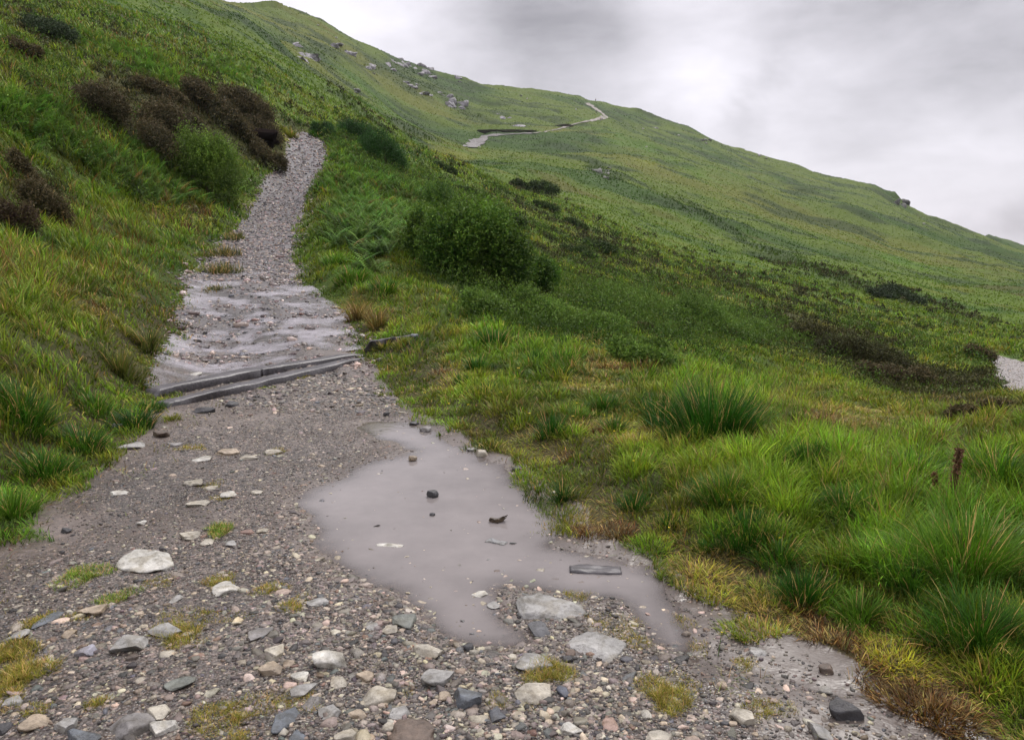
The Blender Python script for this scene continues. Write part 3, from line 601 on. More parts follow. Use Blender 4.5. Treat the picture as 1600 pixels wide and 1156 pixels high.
def far_tufts():
    n = 260000; X, Y, Z, r = scatter(n, 80, 520)
    k = visible(X, Y, Z); X, Y, Z, r = X[k], Y[k], Z[k], r[k]; n = len(X)
    az = np.arctan2(X, Y); s_, R_ = skyline(az); px, py = to_pix(X, Y, Z); k = (r < R_ * 1.02) & ~near_hill_path(px, py); X, Y, Z, r = X[k], Y[k], Z[k], r[k]; n = len(X)
    c, zn = moor_colour(X, Y, Z, 60); bx, by, bd_, bh = clumps(X * .6, Y, 3.2, 17); c = vary(c * 1.25, n, 0.14) * (0.88 + 0.24 * bh)[:, None]
    h = RNG.uniform(0.15, 0.36, n) * (1 + 0.8 * sstep(0.4, 0.8, zn['heather'])); wd = 0.0016 * r * RNG.uniform(0.6, 1.5, n)
    v, q, t, cc = blades(np.stack([X, Y, Z - 0.05], 1), h, wd, RNG.uniform(0, 6.28, n), np.abs(RNG.normal(0.3, 0.3, n)), np.abs(RNG.normal(0.8, 0.4, n)), c * 0.98, c * 1.15, 2)
    tag(mk_obj('hill_grass', mk_mesh('hill_grass', v, q, t, cc, M_GRASS)), 'tufty grass and heath covering the distant hill up to the skyline', 'grass', kind='stuff')
far_tufts()

# ------------------------------------------------------------------ stones
def ico(sub):
    bm = __import__('bmesh').new(); __import__('bmesh').ops.create_icosphere(bm, subdivisions=sub, radius=1.0)
    V = np.array([v.co[:] for v in bm.verts]); F = np.array([[v.index for v in f.verts] for f in bm.faces]); bm.free(); return V, F
ICO = {s: ico(s) for s in (1, 2, 3, 4)}
def rock_shape(sub, rng, cuts=9, flatness=0.6, lump=0.12):
    V, F = ICO[sub]; V = V.copy()
    f = rng.normal(0, 1, (4, 3)) * 1.3; ph = rng.uniform(0, 6, 4)
    for i in range(4): V *= 1 + lump * np.sin(V @ f[i] * (1 + i * 0.6) + ph[i])[:, None]
    for i in range(cuts):
        nrm = rng.normal(0, 1, 3); nrm /= np.linalg.norm(nrm); d = rng.uniform(0.45, 0.85)
        e = np.maximum(0, V @ nrm - d); V -= e[:, None] * nrm
    V[:, 2] = np.clip(V[:, 2], -9, flatness) ; V /= np.abs(V[:, :2]).max(); return V, F
def scatter_stones(X, Y, Z, size, cols, sub, seed, sink=0.25, flat_=0.6):
    rng = np.random.default_rng(seed); n = len(X); temps = [rock_shape(sub, rng) for _ in range(14)]; nv = len(temps[0][0]); F = temps[0][1]
    T = np.stack([t[0] for t in temps]); ti = rng.integers(0, 14, n); V = T[ti].copy()
    a = rng.uniform(0, 6.283, n); c, s = np.cos(a)[:, None], np.sin(a)[:, None]
    V[:, :, 0] *= rng.uniform(0.7, 1.25, (n, 1)); V[:, :, 1] *= rng.uniform(0.6, 1.0, (n, 1)); V[:, :, 2] *= rng.uniform(0.4, 0.8, (n, 1)) * flat_ / 0.6
    tl = rng.normal(0, 0.2, (n, 1)); V[:, :, 2] += V[:, :, 0] * tl
    x = V[:, :, 0] * c - V[:, :, 1] * s; y = V[:, :, 0] * s + V[:, :, 1] * c
    V = np.stack([x, y, V[:, :, 2]], -1) * (size / 2)[:, None, None] + np.stack([X, Y, Z + size * (0.22 - sink) * 0.6], -1)[:, None]
    F = (F[None] + (np.arange(n) * nv)[:, None, None]).reshape(-1, 3)
    return V.reshape(-1, 3), np.zeros((0, 4), int), F, np.repeat(cols, nv, 0)
PAL = np.array([1.10, 1.03, 0.93]) * np.array([(0.075, 0.068, 0.066), (0.125, 0.112, 0.105), (0.19, 0.172, 0.158), (0.29, 0.262, 0.23), (0.032, 0.030, 0.031), (0.16, 0.11, 0.085), (0.42, 0.38, 0.32), (0.09, 0.10, 0.112)])
def pal(n, w_): w_ = np.array(w_, float); return vary(PAL[RNG.choice(len(PAL), n, p=w_ / w_.sum())], n, 0.15)
parts = []
X, Y, Z, r = scatter(150000, 2.0, 11.5, -38, 32); d = HT(X, Y); dp = Field(dP)(X, Y); cl = fbm(X, Y, 0.8, 4, 95)
keep = (d < -0.03 - 0.25 * RNG.random(len(X))) & (Y < 9.4) & (RNG.random(len(X)) < np.where(dp < -0.16, 0.22, np.where(dp < 0.0, 0.45, 0.85 + 0.4 * cl))) & (RNG.random(len(X)) < 1 - 0.60 * sstep(0.3, 0.9, X + 0.25 * fbm(X, Y, .5, 3, 301))) & visible(X, Y, Z)
X, Y, Z, r = X[keep], Y[keep], Z[keep], r[keep]
size = np.maximum(np.exp(RNG.normal(math.log(0.0125), 0.42, len(X))), 0.0021 * r)
parts.append(scatter_stones(X, Y, Z, size, pal(len(X), [5, 7, 6, 3.5, 3.5, 1, 1.8, 1.5]), 1, 1, 0.2))
X, Y, Z, r = scatter(42000, 2.0, 11.5, -38, 32); d = HT(X, Y); dp = Field(dP)(X, Y); cl = fbm(X, Y, 0.9, 4, 96)
keep = (d < -0.12 - 0.3 * RNG.random(len(X))) & (Y < 9.2) & (RNG.random(len(X)) < np.where(dp < -0.05, 0.12, 0.22 + 0.45 * cl + 0.25 * (r < 4) + 0.55 * sstep(7.0, 8.2, Y) * sstep(-2.2, -1.4, X))) & (RNG.random(len(X)) < 1 - 0.8 * sstep(0.3, 0.9, X)) & visible(X, Y, Z)
X, Y, Z, r = X[keep], Y[keep], Z[keep], r[keep]; size = np.exp(RNG.normal(math.log(0.033), 0.42, len(X))); size = np.clip(size, 0.02, 0.085) * (1 + .7 * sstep(6.8, 8, Y))
parts.append(scatter_stones(X, Y, Z, size, pal(len(X), [3, 4, 5, 5, 2.5, 1, 4, 1.5]), 2, 2, 0.38))
X = RNG.uniform(-3.0, 0.4, 5200); Y = RNG.uniform(6.9, 9.9, 5200); k = (HT(X, Y) < -.08) & (Field(dP)(X, Y) > .05) & (RNG.random(5200) < sstep(6.9, 8.3, Y) * (.45 + .55 * sstep(-3, -1.2, X))); X, Y = X[k], Y[k]   # rubble washed up below the beams
parts.append(scatter_stones(X, Y, HF(X, Y), np.clip(np.exp(RNG.normal(math.log(.042), .38, len(X))), .02, .10), pal(len(X), [6, 5, 5, 3, 5, 1, 1.6, 2]), 2, 14, 0.25))
X, Y, Z, r = scatter(9000, 2.6, 7.5, -20, 22); dp = Field(dP)(X, Y); k = (dp < -0.02) & (RNG.random(len(X)) < 0.16 + 0.35 * (dp > -.3)); X, Y, r = X[k], Y[k], r[k]
parts.append(scatter_stones(X, Y, np.full(len(X), wl - 0.001), np.clip(np.exp(RNG.normal(math.log(0.022), .5, len(X))), .010, .07), pal(len(X), [1, 2, 3, 5, 1, .5, 5, 1]), 2, 12, 0.32, 0.22))
v, q, t, c = join(parts)
tag(mk_obj('gravel', mk_mesh('gravel', v, q, t, c, M_STONE)), 'loose grey, cream and black gravel strewn over the near track', 'gravel', kind='stuff')
# rubble of the upper track
X, Y, Z, r = scatter(80000, 9.8, 62, -30, 5); d = HT(X, Y); n = len(X)
n = len(X); keep = (d < 0.05 * RNG.random(n) ** 2 * r * .4) & (Y > 9.9) & (RNG.random(n) < np.where(Y < 17, 0.28 + 0.40 * fbm(X, Y * 1.6, 0.8, 3, 97), 0.8)); X, Y, Z, r = X[keep], Y[keep], Z[keep], r[keep]
size = np.maximum(np.exp(RNG.normal(math.log(0.05), 0.5, len(X))), 0.0030 * r * RNG.uniform(.7, 1.4, len(X)))
v, q, t, c = scatter_stones(X, Y, Z, size, pal(len(X), [4, 3, 5, 7, 5, 0.5, 6, 3]) * np.array([1.15, 1.08, 1.2]), 1, 3, 0.15, 0.6)
M_WET = stone_mat('wet_stone', 0.22)
tag(mk_obj('rubble', mk_mesh('rubble', v, q, t, c, M_WET)), 'wet rubble lying along the climbing track and in its stream', 'gravel', kind='stuff')

X, Y, Z, r = scatter(30000, 18, 60, 24, 46); keep = HT(X, Y) < 0; X, Y, Z, r = X[keep], Y[keep], Z[keep], r[keep]
v, q, t, c = scatter_stones(X, Y, Z, 0.0022 * r * RNG.uniform(.5, 1.4, len(X)), pal(len(X), [2, 5, 8, 3, .3, 0.5, .5, 1]), 1, 4, .35)
tag(mk_obj('path_gravel', mk_mesh('path_gravel', v, q, t, c, M_STONE)), 'pale stones surfacing the lower path at the right edge', 'gravel', kind='stuff')
CR, TN, GR, DK, BL, GN, PK, WH, BR, SL = (0.46,0.42,0.34), (0.40,0.32,0.23), (0.24,0.225,0.215), (0.05,0.048,0.052), (0.13,0.145,0.165), (0.19,0.20,0.175), (0.30,0.19,0.155), (0.58,0.56,0.50), (0.14,0.10,0.075), (0.34,0.33,0.31)
# column, row, width px, depth ratio, height ratio, colour, turn (deg), label
STONES = [
 (240,868,80,.62,.22,WH,8,'large flat cream stone lying left of the puddle'),
 (182,770,26,.5,.3,WH,0,'flat white stone on dark gravel near the left verge'),
 (304,751,27,.6,.3,CR,10,'cream stone with moss behind it, midway from beams to large flat cream stone'),
 (311,785,34,.5,.3,CR,20,'long pale stone forming the front of the mossy cream cluster left of the puddle'),
 (356,771,25,.7,.35,WH,0,'white stone with a dark pit in the cluster left of the puddle'),
 (330,761,20,.7,.35,CR,-20,'small cream stone in the middle of the cluster left of the puddle'),
 (223,816,12,1,.6,WH,0,'little upright white stone above the large flat cream stone'),
 (104,829,17,.8,.6,DK,0,'dark grey stone beside the left verge'),
 (296,835,29,.6,.35,CR,12,'oval cream stone just behind the large flat cream stone'),
 (324,846,20,.7,.35,CR,-10,'cream stone at the right tip of the large flat cream stone'),
 (360,848,18,.7,.35,SL,0,'small pale grey stone right of the large flat cream stone'),
 (389,830,20,.6,.3,PK,0,'pinkish stone between mossy gravel and the puddle'),
 (410,828,18,.7,.3,CR,0,'pale stone touching the pinkish stone near the puddle'),
 (350,919,35,.75,.45,WH,-8,'blocky white stone in front of a grass tuft left of the puddle'),
 (276,934,15,1,.5,SL,0,'small rounded grey stone left of the blocky white stone'),
 (146,950,36,.5,.25,TN,25,'flat tan stone between two moss tufts at the left'),
 (76,966,20,1.7,.35,BL,-8,'narrow blue-grey slate standing end-on at the left'),
 (29,993,24,.7,.5,SL,0,'pale stone near the left edge below a moss tuft'),
 (110,990,19,.9,.6,TN,0,'rounded tan stone right of the narrow slate'),
 (134,1019,27,.8,.6,(0.36,0.35,0.40),-15,'pointed lilac-grey stone at the lower left'),
 (255,981,44,.6,.35,SL,20,'pale wedge stone with moss growing over its right end'),
 (204,1004,46,.5,.4,SL,5,'long low grey stone left of the mossy wedge stone'),
 (259,1022,22,.6,.4,CR,0,'small cream stone under the mossy wedge stone'),
 (404,988,28,1,.4,GR,-10,'square grey stone left of centre in the gravel'),
 (494,938,37,.4,.25,SL,0,'thin flat grey-tan stone at the lower left puddle rim'),
 (431,1018,31,.75,.4,CR,0,'cream stone left of the big fractured cream boulder'),
 (518,1029,52,.85,.6,WH,-5,'big fractured cream stone below the puddle'),
 (427,1044,33,.9,.55,TN,0,'rounded buff stone below left of the big fractured stone'),
 (469,1057,25,.7,.45,WH,0,'white chunky stone between the buff stone and big fractured stone'),
 (528,1064,29,.6,.4,CR,-15,'yellowish stone directly below the big fractured stone'),
 (570,1057,27,.8,.5,TN,0,'tan stone right of and below the big fractured stone'),
 (472,1077,38,.5,.4,SL,10,'grey stone behind a strip of turf at lower centre'),
 (589,1087,54,.5,.35,CR,3,'long cream slab with a moss tuft at its right end'),
 (514,1110,34,.75,.5,SL,-5,'angular pale grey stone at the bottom, right of the upright slate'),
 (489,1095,28,.8,.45,GR,0,'brownish grey stone touching the turf strip at its right end'),
 (555,1114,26,.6,.45,TN,10,'small buff stone right of the angular pale grey stone'),
 (257,1135,40,.8,.55,WH,-4,'squarish cream stone at the bottom edge'),
 (253,1110,31,.7,.4,CR,0,'cream stone resting just above the squarish cream stone'),
 (202,1130,50,.8,.5,GR,-20,'dark cracked grey stone left of the squarish cream stone'),
 (129,1151,44,.7,.6,BL,10,'blue-grey stone cut by the bottom edge at the left'),
 (60,1127,40,.6,.4,TN,8,'pale tan flat stone near the bottom left corner'),
 (107,1134,29,.6,.45,SL,20,'light grey wedge between the tan flat stone and cracked stone'),
 (444,1122,31,1.4,.35,BL,-5,'upright oblong blue-grey slate at the bottom centre-left'),
 (465,1150,24,.7,.5,BL,0,'blue stone at the foot of the upright oblong slate'),
 (542,1149,33,.8,.6,CR,0,'rounded cream stone cut by the bottom edge'),
 (22,1095,23,.7,.45,SL,0,'small grey stone near the left edge, above the tan flat stone'),
 (3,1138,18,1.2,.7,DK,0,'black stone in the bottom left corner'),
 (283,1061,42,.5,.2,GN,35,'greenish slate lying slantwise in the gravel'),
 (631,967,36,.8,.4,GN,0,'smooth green-grey stone at the lower shore of the puddle'),
 (609,983,25,.6,.4,CR,-15,'cream stone below left of the smooth green-grey stone'),
 (581,976,22,.7,.35,SL,0,'flat pale stone left of the smooth green-grey stone'),
 (674,1015,44,.4,.4,CR,-20,'elongated yellowish stone like a bone below the puddle'),
 (732,1013,16,1,1,DK,0,'black lump sitting on mud below the puddle'),
 (686,1056,44,.7,.45,SL,-20,'pale brown triangular stone above the dark blue boulder'),
 (729,1089,48,.8,.65,BL,-25,'large smooth dark blue-grey stone at bottom centre'),
 (776,1115,29,.9,.45,(0.10,0.105,0.12),-5,'square dark slate right of the dark blue-grey stone'),
 (693,1086,19,1,.7,TN,0,'round orange-tan stone left of the dark blue-grey stone'),
 (677,1098,14,1,.7,TN,0,'small tan pebble below the round orange-tan stone'),
 (834,1079,54,.6,.4,CR,0,'broad cream stone below the moss tuft right of centre'),
 (879,1081,20,1,.5,(0.09,0.10,0.13),0,'small navy blue stone right of the broad cream stone'),
 (841,981,36,.7,.45,(0.10,0.10,0.105),-5,'dark grey stone beneath the left pale slab'),
 (830,1030,54,.6,.25,SL,15,'pale flat stone partly under mud below the puddle'),
 (886,1030,18,.9,.6,DK,0,'dark round stone beside the moss tuft right of centre'),
 (929,1002,84,.62,.22,SL,-32,'large angular pale grey slab right of the puddle'),
 (849,939,108,.42,.22,SL,-14,'large flat pale slab at the lower right shore of the puddle'),
 (1010,1117,18,1,.6,WH,-20,'white stone by a withered grass tuft at lower right'),
 (890,1139,30,.6,.5,WH,25,'white stone at the bottom right of centre'),
 (1028,1151,40,.5,.4,CR,10,'pale stone cut by the bottom edge at the right'),
 (648,1148,66,.7,.45,BR,20,'brown and black slab cut by the bottom edge at the centre'),
 (624,1112,34,.7,.45,SL,25,'pale wedge stone above the brown and black slab'),
 (609,1136,22,.7,.5,CR,20,'narrow buff stone left of the brown and black slab'),
 (753,929,26,.6,.2,WH,0,'white stone awash at the lower right of the puddle'),
 (614,868,42,.35,.2,WH,8,'long white stone awash in the lower left of the puddle'),
 (772,947,20,.8,.2,SL,0,'pale stone awash left of the large flat slab'),
 (674,787,19,.8,.75,DK,0,'dark grey stone standing out of the middle of the puddle'),
 (643,723,14,1,.9,TN,0,'tan stone standing in the upper part of the puddle'),
 (753,709,21,1,.9,CR,0,'cream stone on the far right shore of the puddle'),
 (736,701,15,.7,.5,SL,0,'greyish stone left of the cream stone on the far shore'),
 (811,731,18,.7,.5,DK,0,'black stone in the grass at the far right shore'),
 (648,661,15,.7,.5,DK,0,'black stone at the tip of the puddle'),
 (665,672,19,.7,.5,GR,0,'grey stone right of the tip of the puddle'),
 (603,648,10,.9,1.1,DK,0,'dark upright stone at the top of the puddle'),
 (676,820,9,1,.6,DK,0,'tiny black stone in the middle of the puddle'),
 (1163,1122,30,1.3,.55,CR,25,'oblong buff block on the mud at lower right'),
 (1322,1112,48,.8,.65,DK,0,'big black rock at the right verge near the bottom'),
 (1281,1144,32,1,.5,SL,0,'pale grey stone below left of the big black rock'),
 (1287,1077,19,.8,.5,SL,0,'small pale stone on brown mud above the big black rock'),
 (1290,1047,22,.8,.6,BR,0,'dark brown stone at the edge of the right verge'),
 (1131,1129,14,.8,.6,DK,0,'small black stone left of the oblong buff block'),
 (1146,1130,14,.9,.6,TN,0,'small tan stone touching the oblong buff block'),
 (1183,1017,24,.7,.3,SL,0,'flat grey stone in the muddy runnel at the right'),
 (210,694,38,.55,.3,SL,5,'flat pale stone at the left verge below the beams'),
 (184,666,17,.8,.6,GN,0,'pale green stone in the left verge near the beams'),
 (358,704,36,.55,.3,TN,0,'flat tan stone in the gravel below the beams'),
 (429,704,27,.6,.4,CR,0,'cream stone ringed with moss below the beams'),
 (317,716,27,.6,.35,WH,0,'white stone left of the flat tan stone below the beams'),
 (276,692,22,.5,.3,GR,0,'grey stone between the left verge and the flat tan stone'),
 (251,679,24,.9,.6,BR,0,'brown stone half under turf at the left verge'),
 (390,713,27,.45,.3,CR,12,'slender cream stone right of the flat tan stone'),
 (322,640,36,.3,.4,DK,4,'dark flat slate just below the left end of the beams'),
 (362,630,20,.9,.5,DK,0,'dark stone under the lower beam'),
 (307,583,22,.6,.35,WH,0,'white stone in the shallow water above the beams'),
 (646,526,17,.9,.7,BL,0,'blue-grey stone at the right end of the upper beam'),
 (865,770,11,.9,.7,WH,0,'small white stone by the dark rushes at the puddle edge'),
 (400,768,19,.7,.4,CR,0,'pale stone on bare gravel left of the puddle, level with its widest part'),
 (456,1128,0,.9,.7,WH,0,'')]
for i, (px, py, wpx, dr, hr, colr, turn, lab) in enumerate(STONES):
    if not wpx: continue
    x, y, z = ground(px, py + wpx * 0.12); r = math.hypot(x, y); rng = np.random.default_rng(500 + i)
    size = wpx * math.hypot(r, CAMH) / FPX
    V, F = rock_shape(4 if wpx > 24 else 3, rng, 12, 0.55, 0.10)
    V = V / np.array([np.ptp(V[:, 0]), np.ptp(V[:, 1]), np.ptp(V[:, 2])])
    persp = 1.0 if hr > 0.5 else 1.55
    V = V * np.array([size, size * dr * persp, size * hr * (0.9 if hr < .5 else 1)])
    nz = (np.sin(V @ rng.normal(0, 60, 3)) + np.sin(V @ rng.normal(0, 120, 3))) * 0.008 * size; V[:, 2] += nz
    a = rad(turn); V = np.stack([V[:, 0] * math.cos(a) - V[:, 1] * math.sin(a), V[:, 0] * math.sin(a) + V[:, 1] * math.cos(a), V[:, 2]], 1)
    if 'slab' in lab: V[:, 2] += 0
    inpud = float(sdf(PUDDLE, np.array([x]), np.array([y]))[0]) < -0.05 and r < 9
    zz = z + size * hr * 0.12
    if 'awash' in lab: zz = wl + 0.006 - V[:, 2].max()
    elif inpud: zz = max(zz, wl + size * hr * 0.22)
    if 'slab' in lab and 'shore' in lab: zz = max(zz, wl + 0.012)
    tint = np.array(colr) * 0.78 * (1 + 0.18 * np.sin(V @ rng.normal(0, 40, 3)))[:, None]
    o = mk_obj('stone', mk_mesh('stone', V, None, F, tint, M_STONE), loc=(x, y, zz)); tag(o, lab, 'stone')

# ------------------------------------------------------------------ the two beams of the cross drain
def sweep_beam(name, pts, wid, hei, top, mat, seed, label):
    """a long timber laid over ground points given as (column, row)"""
    P_ = [ground(*p) for p in pts]; P_ = np.array(P_); seg = []
    for a, b in zip(P_[:-1], P_[1:]): seg.append(a + (b - a) * np.linspace(0, 1, 26)[:-1, None])
    C_ = np.vstack(seg + [P_[-1:]]); C_[:, 2] = np.linspace(C_[0, 2], C_[-1, 2], len(C_)) * 0.5 + 0.5 * C_[:, 2].mean()
    T_ = np.gradient(C_[:, :2], axis=0); T_ /= np.linalg.norm(T_, axis=1)[:, None]; Sd = np.stack([-T_[:, 1], T_[:, 0]], 1)
    prof = np.array([(-.5, -.5), (-.5, .42), (-.46, .49), (-.15, .5), (.15, .47), (.46, .49), (.5, .42), (.5, -.5)]); m = len(prof)
    rng = np.random.default_rng(seed); V = []
    t = np.linspace(0, 1, len(C_)); wv = wid * (1 + 0.10 * np.sin(t * 9 + seed) + 0.05 * np.sin(t * 31)); 
    for k, (u, v) in enumerate(prof):
        off_ = u * wv + fbm(t * 20 + k * 3, t * 0 + k * 5.0, 2.0, 3, seed) * 0.014
        zz = C_[:, 2] + top - hei / 2 + v * hei - 0.10 * (1 - sstep(0, .12, t)) - 0.05 * sstep(.93, 1, t) + fbm(t * 24 + k, t * 0 + k * 7.0, 1.6, 3, seed + 3) * 0.012
        V.append(np.stack([C_[:, 0] + Sd[:, 0] * off_, C_[:, 1] + Sd[:, 1] * off_, zz], 1))
    V = np.stack(V, 1); nn_ = len(C_); idx = np.arange(nn_ * m).reshape(nn_, m)
    q = np.stack([idx[:-1], idx[1:], np.roll(idx, -1, 1)[1:], np.roll(idx, -1, 1)[:-1]], -1).reshape(-1, 4)
    Vf = V.reshape(-1, 3); e0 = Vf[idx[0]].mean(0); e1 = Vf[idx[-1]].mean(0); Vf = np.vstack([Vf, e0, e1])
    t_ = [(idx[0, (i + 1) % m], idx[0, i], nn_ * m) for i in range(m)] + [(idx[-1, i], idx[-1, (i + 1) % m], nn_ * m + 1) for i in range(m)]
    o = mk_obj(name, mk_mesh(name, Vf - e0, q, t_, None, mat), loc=tuple(e0))
    return tag(o, label, 'beam')
sweep_beam('drain_beam', [(225,617),(262,612),(400,588),(445,575),(578,550)], 0.23, 0.22, 0.050, M_BEAM, 3, 'upper and longer of two weathered grey beams across the track, damming the water')
sweep_beam('drain_beam', [(245,638),(276,631),(420,600),(580,556)], 0.19, 0.2, 0.045, M_BEAM, 8, 'lower grey beam across the track with gravel banked against its front')
sweep_beam('drain_beam', [(570,549),(610,537),(652,527)], 0.10, 0.16, 0.09, M_BEAM, 12, 'thin pale beam end running from the upper beam into the right-hand grass')
def small_board(name, px, py, wpx, dep, hei, turn, mat, label, cat, sub=0.0, seed=1, bend=0.0):
    x, y, z = ground(px, py); L_ = wpx * math.hypot(x, y) / FPX; rng = np.random.default_rng(seed)
    nx, ny = 24, 8; gx, gy = np.meshgrid(np.linspace(-.5, .5, nx), np.linspace(-.5, .5, ny), indexing='ij')
    wob_ = 1 + 0.25 * fbm(gx * 3 + seed, gy * 0, 1.0, 3, seed); top = hei * (0.5 + 0.3 * fbm(gx * 4 + seed, gy * 5, 1.0, 4, seed + 1) - 1.2 * np.abs(gy) ** 4) + bend * gx ** 2 * L_
    X_ = gx * L_; Y_ = gy * dep * wob_; a = rad(turn)
    def rot(X_, Y_, Z_): return np.stack([X_ * math.cos(a) - Y_ * math.sin(a), X_ * math.sin(a) + Y_ * math.cos(a), Z_], -1).reshape(-1, 3)
    V = np.vstack([rot(X_, Y_, top), rot(X_, Y_, top * 0 - hei * .7)]); idx = np.arange(nx * ny).reshape(nx, ny); n_ = nx * ny
    q = np.stack([idx[:-1, :-1], idx[1:, :-1], idx[1:, 1:], idx[:-1, 1:]], -1).reshape(-1, 4); qb = (q + n_)[:, ::-1]
    rim = list(idx[:, 0]) + list(idx[-1, 1:]) + list(idx[-2::-1, -1]) + list(idx[0, -2:0:-1]); rq = [(rim[i], rim[i] + n_, rim[(i + 1) % len(rim)] + n_, rim[(i + 1) % len(rim)]) for i in range(len(rim))]
    o = mk_obj(name, mk_mesh(name, V, np.vstack([q, qb, rq]), None, np.tile([.2, .2, .2], (2 * n_, 1)), mat), loc=(x, y, max(z, wl) + sub)); return tag(o, label, cat)
small_board('plank', 930, 900, 84, 0.10, 0.022, -3, M_BEAM, 'waterlogged grey plank at the right end of the puddle', 'plank', -0.001, 4)
x, y, z = ground(776, 832); V, F = rock_shape(4, np.random.default_rng(77), 9, .5, .2); V = V / np.ptp(V, axis=0) * np.array([.115, .055, .042]); V[:, 2] += np.maximum(0, V[:, 0] - .02) * .35 + fbm(V[:, 0] * 4, V[:, 1] * 14, .12, 3, 5) * .006
tag(mk_obj('driftwood', mk_mesh('driftwood', V, None, F, None, M_DEAD), loc=(x, y, wl + .010)), 'dark rotten chunk of wood floating in the puddle', 'driftwood')
small_board('slate', 776, 864, 34, 0.05, 0.012, -28, M_STONE, 'thin grey-green slate strip awash in the puddle below the floating wood', 'stone', 0.0, 7)

# ------------------------------------------------------------------ clumps of grass, rushes and moss
def clump(name, px, py, wpx, hpx, n, col, label, cat, group=None, mat=None, flat_=False, dead=0.08, curl=0.6, dz=0.0, ry=1.0, depth=None):
    x, y, z = ground(px, py); r = math.hypot(x, y); W_ = wpx * math.hypot(r, 1.6) / FPX; H_ = hpx * math.hypot(r, 1.6) / FPX
    rng = RNG; a = rng.uniform(0, 6.283, n); q = np.sqrt(rng.random(n)) * (0.5 if flat_ else 0.34) * W_
    lob = 1 + 0.35 * np.sin(a * 2 + px) + 0.25 * np.sin(a * 3 + py); q = q * lob
    X = x + q * np.cos(a); Y = y + q * np.sin(a) * ((depth or 1.6) if flat_ else ry); Z = HF(X, Y) - 0.01 + dz
    h = H_ * (0.88 if wpx > 60 else 1.0) * rng.uniform(0.5, 1.08, n) * (1.0 - 0.45 * (q / (W_ * .5 + 1e-6)) ** 2 if not flat_ else 1)
    lean = (q / (W_ * .5)) * rng.uniform(0.3, 1.0, n) + np.abs(rng.normal(0.06, 0.08, n)); az = a + rng.normal(0, 0.5, n)
    if flat_: lean = np.abs(rng.normal(0.5, 0.35, n)); az = rng.uniform(0, 6.28, n)
    c = vary(np.tile(col, (n, 1)), n, 0.22); dd = rng.random(n) < dead; c[dd] = vary(np.tile((0.36, 0.28, 0.12), (int(dd.sum()), 1)), int(dd.sum()), 0.2)
    wd = np.maximum(0.0032, 0.0009 * r) * rng.uniform(0.7, 1.4, n)
    if flat_: wd = np.maximum(0.0018, 0.0007 * r) * rng.uniform(0.7, 1.4, n)
    v, qd, t, cc = blades(np.stack([X, Y, Z], 1), h, wd, az, lean, np.abs(rng.normal(curl, 0.3, n)), c * 0.65, c * np.array([1.8, 1.45, 1.2]), 4 if wpx > 60 and not flat_ else 3)
    o = mk_obj(name, mk_mesh(name, v - np.array([x, y, z]), qd, t, cc, mat or M_GRASS), loc=(x, y, z)); return tag(o, label, cat, group)
DG, MG, LG, YG, BG = (0.018,0.080,0.007), (0.032,0.105,0.009), (0.062,0.160,0.013), (0.14,0.18,0.025), (0.02,0.065,0.009)
